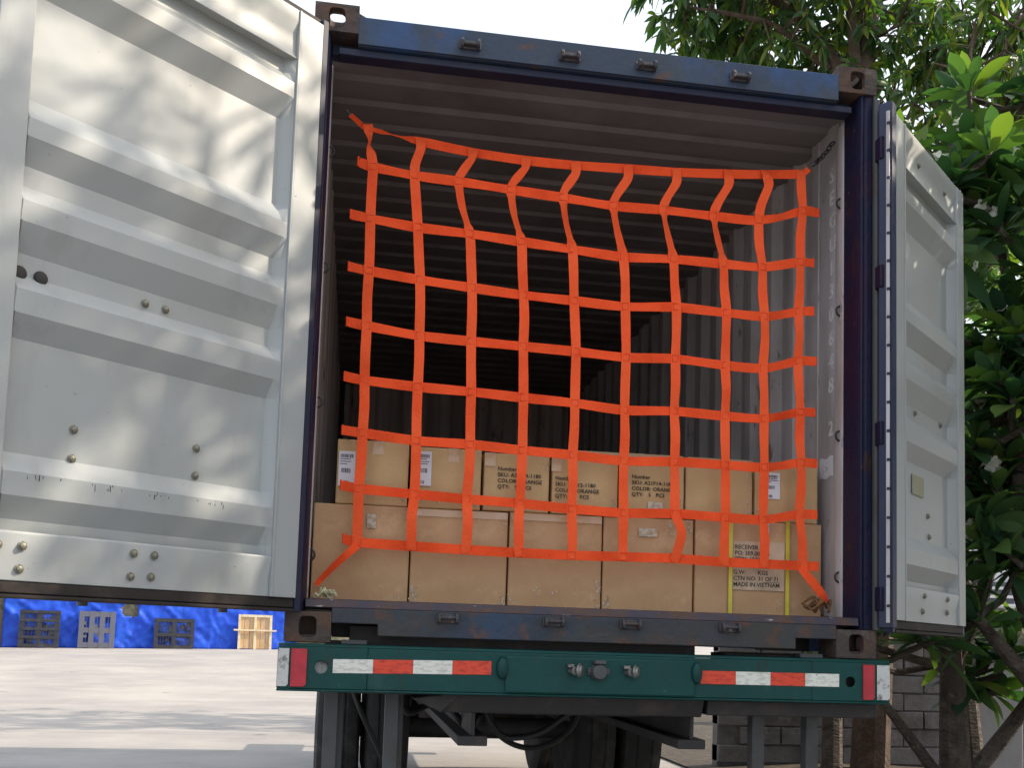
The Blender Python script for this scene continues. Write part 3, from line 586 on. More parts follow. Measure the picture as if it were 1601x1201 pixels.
bl = ['leftmost of three cartons whose top edges show behind the upper row', 'middle one of three cartons whose top edges show behind the upper row', 'rear carton behind the upper row, rightmost of three']
for i, (x0, x1, z1) in enumerate(bh): carton(x0, x1, .602, z1, .85, .40, bl[i], 'card_tan', tape_top=True, group='cartons standing behind the upper row')

# ------------------------------------------------------------------ cargo net
NODES = [
 [(-0.989,2.213),(-0.763,2.183),(-0.531,2.159),(-0.294,2.144),(-0.072,2.140),(0.165,2.146),(0.391,2.155),(0.636,2.176),(0.817,2.197),(0.993,2.219)],
 [(-0.959,2.042),(-0.780,2.020),(-0.590,2.008),(-0.361,1.991),(-0.128,1.979),(0.102,1.968),(0.335,1.976),(0.572,1.972),(0.785,1.970),(0.992,2.030)],
 [(-0.960,1.811),(-0.757,1.788),(-0.532,1.781),(-0.303,1.770),(-0.073,1.760),(0.160,1.748),(0.390,1.757),(0.621,1.752),(0.803,1.750),(0.984,1.790)],
 [(-0.956,1.578),(-0.738,1.560),(-0.512,1.548),(-0.284,1.536),(-0.059,1.528),(0.171,1.517),(0.403,1.531),(0.636,1.524),(0.819,1.525),(0.985,1.564)],
 [(-0.955,1.343),(-0.730,1.319),(-0.507,1.311),(-0.280,1.303),(-0.048,1.295),(0.177,1.285),(0.404,1.298),(0.639,1.288),(0.820,1.289),(0.985,1.334)],
 [(-0.954,1.108),(-0.729,1.093),(-0.501,1.085),(-0.274,1.074),(-0.046,1.067),(0.180,1.053),(0.408,1.065),(0.643,1.058),(0.823,1.056),(0.990,1.095)],
 [(-0.952,0.878),(-0.727,0.858),(-0.497,0.857),(-0.269,0.847),(-0.046,0.841),(0.183,0.828),(0.411,0.836),(0.642,0.833),(0.822,0.832),(0.998,0.865)],
 [(-0.958,0.642),(-0.725,0.632),(-0.502,0.624),(-0.272,0.617),(-0.046,0.604),(0.183,0.596),(0.414,0.604),(0.646,0.599),(0.825,0.599),(0.999,0.633)],
 [(-0.956,0.418),(-0.729,0.412),(-0.500,0.406),(-0.271,0.402),(-0.041,0.401),(0.184,0.405),(0.415,0.408),(0.649,0.403),(0.833,0.402),(1.013,0.401)]]
TL = [(-1.02, 2.061), (-1.042, 1.825), (-1.04, 1.595), (-1.037, 1.355), (-1.036, 1.118), (-1.035, 0.888), (-1.030, 0.655), (-1.010, 0.431)]
TR = [(1.076, 2.036), (1.052, 1.796), (1.054, 1.570), (1.068, 1.337), (1.063, 1.099), (1.074, 0.866), (1.075, 0.634), (1.083, 0.401)]
net = thing('cargo_net', 'bright orange webbing cargo net strung across the container opening in front of the cartons', 'cargo net', (0, .27, Z0))
SW = .042
def ribbon(pts, wdirs, width=SW, th=.0026):
    m = MB(); vs = []; n = len(pts)
    ws = width if isinstance(width, list) else [width] * n
    for i in range(n):
        p = Vector(pts[i]); t = (Vector(pts[min(i + 1, n - 1)]) - Vector(pts[max(i - 1, 0)])).normalized()
        wd = Vector(wdirs[i]); wd = (wd - t * wd.dot(t)).normalized(); nn = t.cross(wd).normalized()
        for a, b_ in ((-1, -1), (1, -1), (1, 1), (-1, 1)): vs.append(p + wd * ws[i] / 2 * a + nn * th / 2 * b_)
    fs = [(0, 1, 2, 3), (4 * n - 1, 4 * n - 2, 4 * n - 3, 4 * n - 4)]
    for i in range(n - 1):
        for k in range(4): fs.append((4 * i + k, 4 * i + (k + 1) % 4, 4 * i + 4 + (k + 1) % 4, 4 * i + 4 + k))
    return m.add(vs, fs)
def spline(P, k=6):
    out = []
    for i in range(len(P) - 1):
        p0, p1, p2, p3 = [Vector(P[max(0, min(len(P) - 1, i + q))]) for q in (-1, 0, 1, 2)]
        m1 = (p2 - p0) * .36; m2 = (p3 - p1) * .36
        for q in range(k):
            t = q / k; h = (2 * t ** 3 - 3 * t * t + 1, t ** 3 - 2 * t * t + t, -2 * t ** 3 + 3 * t * t, t ** 3 - t * t)
            out.append(p1 * h[0] + m1 * h[1] + p2 * h[2] + m2 * h[3])
    return out + [Vector(P[-1])]
rn = random.Random(3)
def sag(i, j): return .012 * math.sin(i * 1.7 + j * .9) + (-.012 if i == 1 else 0)
# horizontal straps
for i, row in enumerate(NODES):
    P = [(x, sag(i, j), z) for j, (x, z) in enumerate(row)]
    if i == 0:
        P = [(-1.066, .02, 2.275), (-1.02, .012, 2.235)] + P + [(1.03, .0, 2.243)]
    else:
        tl, t_r = TL[i - 1], TR[i - 1]; P = [(tl[0], .004, tl[1])] + P + [(t_r[0], .003, t_r[1])]
    # extra slack point before the right column
    S = spline(P, 6); n = len(S); wd = []; wid = []
    for q, p in enumerate(S):
        wv = Vector((0, 0, 1))
        if i == 0:
            f = max(0, 1 - abs(p.x + .87) / .13); wv = Vector((0, .85 * f, 1 - .65 * f)); ws_ = SW * (.55 if p.x < -.96 else 1) if p.x > -1.03 else .022
            wid.append(ws_ if p.x < 1.0 else SW * .7)
        else:
            f = max(0, 1 - abs(p.x - .90) / .09) if i in (1, 3, 4, 5, 6, 7) else 0; a_ = (1.0, 0, .45, .5, .55, .45, .4)[i - 1] if i < 8 else 0
            wv = Vector((0, -.8 * f * a_, 1 - .3 * f * a_)); wid.append(SW * (1 - .25 * f * a_))
            p.y += .02 * f * a_
        wv += Vector((0, .22 * math.sin(q * .55 + i * 2.1), 0)) * (1 if i else .3)
        wd.append(wv)
    r_ = ribbon(S, wd, wid)
    if i:                                    # folded loop ends
        for (x, z), sgn in ((TL[i - 1], -1), (TR[i - 1], 1)):
            r_.tube([(x + sgn * .002, .001, z - SW / 2), (x + sgn * .002, .001, z + SW / 2)], .0048, 8)
    st_ = r_.build('horizontal_strap', 'orange', net, angle=50)
# vertical straps (stitched in front of the horizontals)
for j in range(10):
    col = [NODES[i][j] for i in range(9)]
    P = []
    for i, (x, z) in enumerate(col):
        P.append((x, sag(i, j) - .0045, z))
        if i < 8:
            x2, z2 = col[i + 1]
            if i == 0 and 1 <= j <= 8:        # slack top bay
                P.append((x * .80 + x2 * .20 + .008, -.030 - .006 * (j % 3), z * .68 + z2 * .32)); P.append((x * .35 + x2 * .65 - .004, -.020, z * .30 + z2 * .70))
            elif i == 1 and 2 <= j <= 7: P.append((x * .55 + x2 * .45 - .006, -.018, z * .5 + z2 * .5))
            elif i == 7 and j in (1, 2, 3, 6, 7): P.append((x * .5 + x2 * .5 + (.026 if j == 6 else .006 * (-1) ** j), -.03 if j == 6 else -.012, z * .55 + z2 * .45))
            else: P.append((x * .5 + x2 * .5 + rn.uniform(-.003, .003), -.006 + rn.uniform(-.004, .004), z * .5 + z2 * .5))
    P[0] = (P[0][0], P[0][1], P[0][2] + .016); P[-1] = (P[-1][0], P[-1][1], P[-1][2] - .018)
    S = spline(P, 5); wd = []; wid = []
    for q, p in enumerate(S):
        wv = Vector((1, .18 * math.sin(q * .5 + j), 0)); k_ = 1.0
        zz0, zz1 = col[0][1], col[1][1]
        if j == 0 and p.z > zz1:
            f = max(0, 1 - abs(p.z - (zz0 * .62 + zz1 * .38)) / .06); wv = Vector((1 - .9 * f, .95 * f, 0)); k_ = 1 - .1 * f
        elif 1 <= j <= 8 and zz1 + .02 < p.z < zz0 - .03:
            wv += Vector((0, -.55 if j != 1 else -.25, 0))
        elif 2 <= j <= 7 and col[2][1] + .03 < p.z < zz1 - .03: wv += Vector((0, .75 if j != 5 else .5, 0)); 
        wd.append(wv); wid.append(SW * k_)
    sti = ribbon(S, wd, wid); nf0 = len(sti.f)
    for i, (x, z) in enumerate(col):
        y = sag(i, j) - .0066; a = SW / 2 - .006
        for (xa, xb, za, zb_) in ((-a, a, a - .0012, a), (-a, a, -a, -a + .0012), (-a, -a + .0012, -a, a), (a - .0012, a, -a, a)): sti.box(x + xa, x + xb, y - .0006, y + .0012, z + za, z + zb_)
    vs_ = sti.build('vertical_strap', 'orange_light', net, angle=50)
    vs_.data.materials.append(M['orange_dark'])
    for pl_ in vs_.data.polygons[nf0:]: pl_.material_index = 1
# corner tie-downs
ribbon(spline([(-.953, -.004, .405), (-.985, -.03, .372), (-1.04, -.02, .318), (-1.095, .0, .258), (-1.115, .0, .232)], 5), [(.7, .12, -.7)] * 21, [SW * .85 - q * .0008 for q in range(21)]).build('corner_strap', 'orange', net, angle=50)
ribbon(spline([(1.008, -.006, .39), (1.02, -.02, .362), (1.055, -.03, .318), (1.092, -.03, .272), (1.108, -.02, .235)], 5), [(.8, .1, .5)] * 21, [SW] * 21).build('corner_strap', 'orange', net, angle=50)
hk = MB().tube([(-1.062, .02, 2.272), (-1.071, .02, 2.284), (-1.078, .02, 2.294), (-1.082, .022, 2.292)], .0042, 8); hk.build('hook', 'steel', net)
hk = MB().tube([(1.028, .0, 2.240), (1.045, .0, 2.262), (1.052, .0, 2.272), (1.058, .0, 2.270)], .0045, 8); hk.build('hook', 'steel', net)
# tie of chain from the hook to the wall, right
cn = MB(); a_, b_ = Vector((1.048, .27, 2.262)), Vector((1.150, .27, 2.385)); d_ = (b_ - a_).normalized(); s1 = d_.orthogonal().normalized(); s2 = d_.cross(s1)
nl = 7
for k in range(nl):
    c = a_.lerp(b_, (k + .5) / nl) + Vector((0, 0, -.012 * math.sin(math.pi * (k + .5) / nl))); sd_ = s1 if k % 2 else s2; ln = (b_ - a_).length / nl * .72
    cn.tube([c + d_ * ln * math.cos(t) + sd_ * .011 * math.sin(t) for t in [2 * math.pi * q / 14 for q in range(15)]], .0036, 6, cap=False)
chn = cn.build('lashing_chain', 'dark_steel', None, loc=(0, 0, Z0)); tag(chn, 'short black chain tying the orange net to the right wall near the roof', 'chain')
# rope knots at the two lower corners
def knot(name, label, c, m, size, seed, flat):
    r = random.Random(seed); k = MB()
    for i in range(9):
        d = Vector((r.uniform(-1, 1), r.uniform(-.4, .4), r.uniform(-.5, .5) * flat)); p = Vector(c) + Vector((r.uniform(-.25, .25) * size, r.uniform(-.15, .15) * size, r.uniform(-.22, .22) * size * flat))
        k.tube(spline([p - d * size * .5, p - d * size * .2 + Vector((0, -.2 * size, .25 * size * flat)), p + d * size * .2 + Vector((0, -.1 * size, -.1 * size)), p + d * size * .5], 4), [.0035 + .003 * r.random()] * 13, 6)
    return tag(k.build(name, m), label, 'rope')
knot('rope_knot', 'pale frayed straw rope knot on the sill at the bottom left of the opening', (-1.07, .16, Z0 + .197), 'rope_pale', .10, 4, .45)
knot('rope_knot', 'rusty brown rope bundle where the orange net is tied at the bottom right', (1.060, .19, Z0 + .216), 'rope_brown', .13, 9, .7)

# ------------------------------------------------------------------ far end of the yard (left): wall, tarp, pallets
A, Bp = Vector((-13.5, 23.6, 0)), Vector((1.5, 28.6, 0)); du = (Bp - A).normalized(); dn = Vector((du.y, -du.x, 0)); dl = (Bp - A).length
def onwall(s, out, z): p = A + du * s + dn * out; return (p.x, p.y, ground_z(p.x, p.y) + z)
wl = MB(); 
wl.add([onwall(0, 0, -.2), onwall(dl, 0, -.2), onwall(dl, -.2, -.2), onwall(0, -.2, -.2), onwall(0, 0, 2.4), onwall(dl, 0, 2.4), onwall(dl, -.2, 2.4), onwall(0, -.2, 2.4)], [(0, 3, 2, 1), (4, 5, 6, 7), (0, 1, 5, 4), (1, 2, 6, 5), (2, 3, 7, 6), (3, 0, 4, 7)])
tag(wl.build('yard_wall', 'wall_olive'), 'mossy brown yard wall behind the blue tarpaulin', 'wall')
def sx_of(xw): return (xw - A.x) / du.x
t0, t1 = sx_of(-10.0), sx_of(-2.55)
hx = sx_of(-7.02)
tp = MB(); NXT, NZT = 150, 44
rows = []
for j in range(NZT + 1):
    for i in range(NXT + 1):
        u, v = i / NXT, j / NZT; s = t0 + (t1 - t0) * u; z = v * 2.15
        cr_ = 1 - abs(mnoise.noise(Vector((s * 1.1 + z * 1.3, z * .8 - s * .3, 7)))) * 6; cr2 = 1 - abs(mnoise.noise(Vector((s * 1.9 - z * 1.7, z * 1.5, 3)))) * 7
        wr = .035 * max(0, cr_) + .025 * max(0, cr2) + .03 * mnoise.noise(Vector((s * 1.4, z * 1.1, 0))) + .035 * abs(mnoise.noise(Vector((s * 3.1 + z * 2.2, z * 1.6, 4)))) + .02 * mnoise.noise(Vector((s * 7, z * 5, 9))) + .10 * max(0, .25 - z)
        rows.append(onwall(s, .10 + wr, z))
fs = []
for j in range(NZT):
    for i in range(NXT):
        s = t0 + (t1 - t0) * (i + .5) / NXT; z = 2.15 * (j + .5) / NZT
        nn_ = mnoise.noise(Vector((s * 6, z * 6, 2))) + .8 * mnoise.noise(Vector((s * 17, z * 17, 5)))
        if abs(s - hx) < .20 + .10 * nn_ and .84 + .15 * nn_ < z < 1.9: continue
        a = j * (NXT + 1) + i; fs.append((a, a + 1, a + NXT + 2, a + NXT + 1))
tp.add(rows, fs)
tag(tp.build('tarpaulin', 'tarp', solid=.004, angle=60, recalc=False), 'wrinkled bright blue tarpaulin hung along the far yard wall with a torn hole', 'tarpaulin')
def pallet(xw, w_, h_, style, label, m):
    p = MB(); d = .13
    if style == 'a':
        for i in range(3):
            xc = -w_ / 2 + .06 + i * (w_ - .12) / 2; p.box(xc - .06, xc + .06, -.05, .06, 0, h_)
        for j in range(5):
            zc_ = .05 + j * (h_ - .10) / 4; p.box(-w_ / 2, w_ / 2, -.058, -.022, zc_ - .04, zc_ + .04)
        for i in range(11):
            xc = -w_ / 2 + .05 + i * (w_ - .10) / 10; p.box(xc - .008, xc + .008, -.045, -.01, .02, h_ - .02)
        for j in range(9):
            zc_ = .10 + j * (h_ - .2) / 8; p.box(-w_ / 2 + .02, w_ / 2 - .02, -.040, -.012, zc_ - .007, zc_ + .007)
    elif style == 'b':
        for i in range(4):
            xc = -w_ / 2 + .07 + i * (w_ - .14) / 3; p.box(xc - .065, xc + .065, -.055, .06, 0, h_)
        for zc_ in (.08, h_ * .48, h_ - .08): p.box(-w_ / 2 + .01, w_ / 2 - .01, -.050, .05, zc_ - .07, zc_ + .07)
        for i in range(9):
            xc = -w_ / 2 + .1 + i * (w_ - .2) / 8; p.box(xc - .008, xc + .008, -.03, .0, .02, h_ - .02)
    else:
        for xc in (-w_ / 2 + .05, 0, w_ / 2 - .05): p.box(xc - .05, xc + .05, -.052, .06, 0, h_)
        for zc_ in (.04, h_ * .46, h_ - .05): p.box(-w_ / 2 + .01, w_ / 2 - .01, -.058, .05, zc_ - .05, zc_ + .05)
        for i in range(15):
            xc = -w_ / 2 + .04 + i * (w_ - .08) / 14; p.box(xc - .009, xc + .009, -.04, -.005, .02, h_ - .02)
        for j in range(7):
            zc_ = .1 + j * (h_ - .2) / 6; p.box(-w_ / 2 + .02, w_ / 2 - .02, -.035, -.01, zc_ - .008, zc_ + .008)
    rp = random.Random(int(abs(xw) * 100))
    for _ in range(16):
        bx_, bz_ = rp.uniform(-w_ * .42, w_ * .42), rp.uniform(.08, h_ - .10); p.box(bx_ - rp.uniform(.02, .07), bx_ + rp.uniform(.02, .07), rp.uniform(-.05, -.03), .02, bz_ - rp.uniform(.02, .07), bz_ + rp.uniform(.02, .07))
    s = sx_of(xw); pos = onwall(s, .42, 0)
    root = thing('plastic_pallet', label, 'pallet', pos, math.atan2(du.y, du.x) * .55, 'plastic pallets leaning on the tarpaulin')
    root.rotation_euler.x = R(-8)
    p.build('pallet_lattice', m, root)
pallet(-9.18, .98, 1.0, 'a', 'dark grey plastic pallet, the darkest one furthest left against the tarpaulin', 'plastic_grey')
pallet(-7.84, .92, 1.0, 'b', 'light grey plastic pallet with four upright bands, leaning on the blue tarpaulin', 'plastic_light')
pallet(-5.93, 1.06, .84, 'c', 'low dark grey plastic pallet nearest the wooden pallet', 'plastic_grey')
s = sx_of(-3.8); pos = onwall(s, .42, 0)
wp = thing('wooden_pallet', 'pale pine wooden pallet panel with a crossbar leaning on the blue tarpaulin', 'pallet', pos, math.atan2(du.y, du.x) * .5)
wp.rotation_euler.x = R(-7)
p = MB()
for i in range(6):
    xc = -.375 + i * .15; p.box(xc - .07, xc + .07, -.012, .012, .02, .98)
p.build('panel_boards', 'pine', wp)
p = MB()
for xc in (-.44, 0, .44): p.box(xc - .035, xc + .035, -.045, -.013, 0, 1.0)
p.box(-.40, .40, -.044, -.014, .93, 1.0)
p.build('frame_batten', 'pine_edge', wp)
MB().box(-.60, .60, -.085, -.046, .52, .565).build('crossbar', 'pine_edge', wp)
p = MB().lathe([(.26, 0), (.27, .03), (.25, .10), (.26, .28), (.23, .34), (.05, .36)], (0, 0, 0), (0, 0, 1), 20)
pz = onwall(sx_of(-10.36), .6, 0); tag(p.build('plastic_drum', 'drum', loc=pz), 'low orange plastic tub at the left end of the blue tarpaulin', 'tub')

# ------------------------------------------------------------------ vegetation
def leaf_blade(mb, base, d, side, L, Wd, curl, segs, shape):
    # folded blade along d, drooping by curl
    up_ = d.cross(side).normalized()
    if up_.z < 0: up_ = -up_
    vs = [base]; fs = []
    for i in range(1, segs):
        t = i / segs; w_ = Wd * shape(t); c = base + d * L * t - Vector((0, 0, 1)) * curl * L * t * t
        vs += [c + side * w_ + up_ * w_ * .28, c, c - side * w_ + up_ * w_ * .28]
    vs.append(base + d * L - Vector((0, 0, 1)) * curl * L)
    n = len(vs)
    fs += [(0, 1, 2), (0, 2, 3)]
    for i in range(segs - 2):
        a = 1 + 3 * i; fs += [(a, a + 3, a + 4, a + 1), (a + 1, a + 4, a + 5, a + 2)]
    a = 1 + 3 * (segs - 2); fs += [(a, n - 1, a + 1), (a + 1, n - 1, a + 2)]
    mb.add(vs, fs)
def rand_dir(r):
    a = r.uniform(0, 2 * math.pi); z = r.uniform(-1, 1); q = math.sqrt(1 - z * z); return Vector((q * math.cos(a), q * math.sin(a), z))
mango_shape = lambda t: math.sin(math.pi * min(1, t * .92 + .06)) ** .8
plum_shape = lambda t: (math.sin(math.pi * t ** 1.25)) ** .75 if 0 < t < 1 else 0
def mango(name, label, base, limbs, blobs, seed, leafL=.19, k=(9, 14), group=None):
    r = random.Random(seed); root = thing(name, label, 'tree', base, 0, group)
    tk = MB(); nodes = []
    for pts, r0, r1 in limbs:
        S = spline(pts, 6); n = len(S)
        tk.tube(S, [r0 + (r1 - r0) * i / (n - 1) for i in range(n)], 10); nodes += S[n // 3:]
    lf = MB()
    for c, rad, cnt in blobs:
        for _ in range(cnt):
            d = rand_dir(r) * (r.random() ** .42); p = Vector((c[0] + d.x * rad[0], c[1] + d.y * rad[1], c[2] + d.z * rad[2]))
            q = min(nodes, key=lambda s_: (s_ - p).length_squared)
            mid = q.lerp(p, .55) + Vector((r.uniform(-.1, .1), r.uniform(-.1, .1), r.uniform(.0, .18)))
            tk.tube([q, mid, p], [.016, .010, .005], 5, cap=False)
            if r.random() < .5: nodes.append(mid)
            axis = (p - mid).normalized()
            for _k in range(r.randint(*k)):
                dd = (axis * .5 + rand_dir(r) * .9 + Vector((0, 0, -.35))).normalized()
                sd_ = dd.cross(rand_dir(r)).normalized(); l_ = leafL * r.uniform(.65, 1.2)
                leaf_blade(lf, p + axis * r.uniform(-.12, .04) + dd * .01, dd, sd_, l_, l_ * .135, r.uniform(.05, .5), 4, mango_shape)
    tk.build('trunk', 'bark_mango', root, recalc=False); lf.build('crown', 'leaf_mango', root, smooth=True, angle=70, recalc=False)
    return root
def plumeria(name, label, base, limbs, seed, leafL=.27, extra=(), group=None, flowers=.3, kk=(13, 19)):
    r = random.Random(seed); root = thing(name, label, 'tree', base, 0, group)
    tk = MB(); lf = MB(); fl = MB(); tips = []
    for pts, r0, r1 in limbs:
        S = spline(pts, 6); n = len(S); tk.tube(S, [r0 + (r1 - r0) * i / (n - 1) for i in range(n)], 10)
        dv = (S[-1] - S[-2]).normalized(); tips.append((S[-1], dv)); 
    nodes = [p for p, _ in tips]
    for c, rad, cnt in extra:
        for _ in range(cnt):
            d = rand_dir(r) * (r.random() ** .4); p = Vector((c[0] + d.x * rad[0], c[1] + d.y * rad[1], c[2] + d.z * rad[2]))
            q = min(nodes, key=lambda s_: (s_ - p).length_squared + (0 if s_.z < p.z else .5))
            mid = q.lerp(p, .5) + Vector((r.uniform(-.06, .06), r.uniform(-.06, .06), -.05)); tk.tube([q, mid, p], [.026, .021, .017], 7)
            nodes.append(p); tips.append((p, (p - mid + Vector((0, 0, .08))).normalized()))
    for p, ax in tips:
        n = r.randint(*kk); ph = r.uniform(0, 6.28); u = ax.orthogonal().normalized(); v = ax.cross(u)
        for i in range(n):
            a = ph + i * 2.39996; el = .15 + .75 * i / n                  # inner leaves stand up, outer droop
            rad_ = u * math.cos(a) + v * math.sin(a)
            dd = (rad_ * (1 - el * .75) + ax * (el * 1.1 - .15) + rand_dir(r) * .12).normalized()
            sd_ = dd.cross(ax).normalized(); l_ = leafL * r.uniform(.5, 1.2) * (1 - .3 * el * el)
            leaf_blade(lf, p - ax * (.07 * (1 - i / n)) + rad_ * .015, dd, sd_, l_, l_ * .165, r.uniform(.1, .55) * (1.1 - el), 6, plum_shape)
        if r.random() < flowers:
            fp = p + ax * .10; tk.tube([p, fp], [.008, .006], 6)
            for q in range(r.randint(5, 10)):
                c = fp + rand_dir(r) * .05; nrm = (rand_dir(r) + ax * .6 + Vector((-.4, -.7, .1))).normalized(); e1 = nrm.orthogonal().normalized(); e2 = nrm.cross(e1)
                for w_ in range(5):
                    aa = 2 * math.pi * w_ / 5; dd = (e1 * math.cos(aa) + e2 * math.sin(aa) + nrm * .35).normalized()
                    leaf_blade(fl, c, dd, dd.cross(nrm).normalized(), .044, .016, 0, 4, plum_shape)
    tk.build('trunk', 'bark', root, recalc=False); lf.build('crown', 'leaf_plum', root, smooth=True, angle=80, recalc=False)
    if fl.v: fl.build('blossom', 'petal', root, recalc=False)
    return root

# the big mango behind the container's top right corner
MB_ = (3.62, 4.55, .05)
mango('mango_tree', 'tall mango tree with fine hanging leaves rising behind the container top right corner', MB_,
      [([(0, 0, 0), (.05, -.05, 2.2), (-.05, 0, 4.3), (-.1, 0, 6.0), (.0, -.1, 7.6), (.1, 0, 9.2)], .17, .05), ([(-.08, 0, 5.5), (-.15, 0, 6.25), (-.75, .1, 7.05), (-1.5, .2, 7.4)], .075, .03),
       ([(-.1, 0, 6.2), (-.30, -.2, 6.9), (-.35, -.3, 8.0)], .06, .025), ([(-.05, 0, 5.0), (.6, .2, 6.0), (1.3, .3, 6.9)], .08, .03), ([(-.4, .05, 6.5), (-1.0, -.1, 6.75), (-1.6, -.2, 6.75)], .035, .016), ([(0, 0, 4.0), (.9, -.4, 4.6), (1.6, -.6, 5.2)], .06, .03)],
      [((-1.35, .1, 7.3), (1.0, .9, .72), 150), ((-.9, .3, 6.8), (1.1, .8, .45), 85), ((.1, .1, 7.2), (1.1, .8, 1.0), 120), ((1.5, .2, 6.9), (1.3, .9, 1.3), 130), ((.3, .0, 5.7), (1.0, .9, .8), 45), ((1.7, -.3, 5.2), (1.1, .9, .9), 50), ((.95, -.3, 6.2), (1.0, .8, 1.2), 130), ((.75, -.3, 5.0), (.9, .8, .9), 90), ((-.5, .2, 8.5), (2.0, 1.4, .9), 60)], 21, leafL=.17, k=(9, 14))
# further mango trees: same kind, out along the drive to the right
mt = mango('mango_tree', 'mango tree further back along the drive, partly hidden by the white building', (6.4, 9.2, .2),
      [([(0, 0, 0), (.1, 0, 2.5), (0, .1, 5.0), (.1, 0, 7.5)], .2, .05), ([(0, 0, 3.2), (-.9, .2, 4.8), (-1.7, .3, 5.8)], .09, .03), ([(0, 0, 3.4), (1.0, -.2, 4.8), (1.8, -.3, 5.9)], .09, .03)],
      [((-1.2, 0, 6.0), (1.5, 1.3, 1.3), 70), ((1.2, 0, 6.2), (1.5, 1.3, 1.3), 60), ((0, 0, 7.6), (1.6, 1.4, 1.0), 50), ((0, 0, 4.6), (1.6, 1.4, .9), 50)], 22, leafL=.24, k=(8, 12))
# trees over the drive to the right of the photographer: they throw the dappled shade
sh1 = mango('shade_tree', 'tall shade tree overhanging the drive right of the open container door', (4.9, -.8, 0),
      [([(0, 0, 0), (.1, .0, 2.2), (0, .1, 4.4), (-.1, 0, 7.2)], .15, .04), ([(0, 0, 3.0), (-.6, .25, 4.2), (-1.1, .5, 5.4), (-1.4, .6, 6.6)], .08, .03), ([(0, 0, 3.4), (-.4, -.5, 4.8), (-.7, -1.0, 6.4)], .08, .03), ([(0, 0, 3.0), (.6, .2, 4.8), (.8, .2, 6.6)], .06, .03), ([(0, 0, 3.0), (.3, .6, 4.4), (.4, .9, 6.2)], .06, .03)],
      [((-.7, .2, 6.2), (1.2, 1.2, 1.5), 95), ((-.4, -.6, 5.4), (1.1, 1.2, 1.3), 85), ((.6, .1, 6.6), (1.2, 1.3, 1.5), 75), ((.2, .3, 4.6), (1.2, 1.5, 1.0), 80)], 31, leafL=.22, k=(7, 11))
sh2 = mango('shade_tree', 'broad dense shade tree beside the drive, right of where the photo is taken', (6.3, -4.6, 0),
      [([(0, 0, 0), (.1, .0, 2.0), (0, .1, 4.0), (-.1, 0, 7.0)], .2, .05), ([(0, 0, 2.2), (-.9, .4, 3.6), (-1.6, .8, 5.0)], .1, .03), ([(0, 0, 2.4), (-.8, -.9, 3.8), (-1.2, -1.8, 5.2)], .1, .03), ([(0, 0, 2.4), (.6, 1.2, 4.2), (.8, 1.9, 5.4)], .1, .03)],
      [((-.7, .3, 5.8), (2.0, 2.4, 1.8), 190), ((0, -1.4, 5.0), (1.8, 1.8, 1.9), 130), ((.2, 1.2, 4.0), (1.8, 1.8, 1.6), 130), ((0, 0, 2.9), (1.8, 2.2, .9), 100)], 33, leafL=.30, k=(9, 13))
sh3 = copy_tree(sh2); sh3.location = (6.6, -9.6, 0); sh3.rotation_euler.z = 1.3; sh3['label'] = 'broad dense shade tree furthest behind the photographer on the right of the drive'
sh4 = copy_tree(sh2); sh4.location = (7.0, -.3, 0); sh4.rotation_euler.z = 2.6; sh4['label'] = 'broad dense unseen shade tree added right of the frangipani trees to block the sun'  # out of view, placed to keep sun off the right door

plumeria('frangipani_tree', 'dense unseen frangipani added to shade the folded back right door', (3.15, .30, .02),  # added outside the frame; its crown blocks sun from the right door
      [([(0, 0, 0), (-.03, .03, .6), (0, .05, 1.2), (.05, 0, 2.2)], .10, .035), ([(-.0, .03, .8), (.25, .1, 1.5), (.2, .1, 2.5)], .055, .03), ([(0, .03, .8), (-.15, -.15, 1.6), (-.1, -.2, 2.8)], .05, .03)],
      45, leafL=.28, extra=[((0, 0, 1.5), (.35, .55, .6), 16), ((0, 0, 2.6), (.40, .7, .9), 60), ((.1, 0, 3.9), (.5, .7, .8), 54), ((.2, -.1, 3.3), (.5, .8, .6), 44)], flowers=.2)
P_ = 'frangipani trees behind the right door'
plumeria('frangipani_tree', 'frangipani with white blossom whose big leaves crowd over the right door', (2.75, 1.75, .12),
      [([(0, .1, 0), (-.03, .08, .6), (-.06, .05, 1.05), (-.10, 0, 1.6), (-.2, -.1, 2.1)], .10, .035), ([(-.05, .05, .95), (.15, .0, 1.5), (.05, -.15, 2.4)], .055, .03), ([(-.06, .05, 1.0), (-.35, .15, 1.5), (-.45, .2, 2.3)], .05, .028), ([(.1, -.05, 1.8), (.2, -.25, 2.7), (.05, -.3, 3.5)], .035, .025), ([(0, .1, .1), (-.32, .1, .5), (-.72, .0, .92)], .045, .02), ([(.05, .1, .2), (.42, .0, .72), (.62, -.1, 1.15)], .055, .03), ([(-.05, .05, .9), (-.5, -.05, 1.0), (-.8, -.1, 1.06)], .03, .016)],
      41, leafL=.31, extra=[((-.25, -.3, 3.75), (.42, .32, .55), 17), ((0, -.4, 2.7), (.40, .3, .7), 16), ((-.35, .05, 2.5), (.35, .3, .8), 13), ((-.05, -.3, 1.75), (.38, .25, .45), 12), ((.2, .0, 4.2), (.45, .4, .5), 9), ((-.45, -.2, 1.12), (.14, .1, .10), 3), ((.3, .2, .95), (.45, .3, .3), 8)], group=P_, flowers=.6)
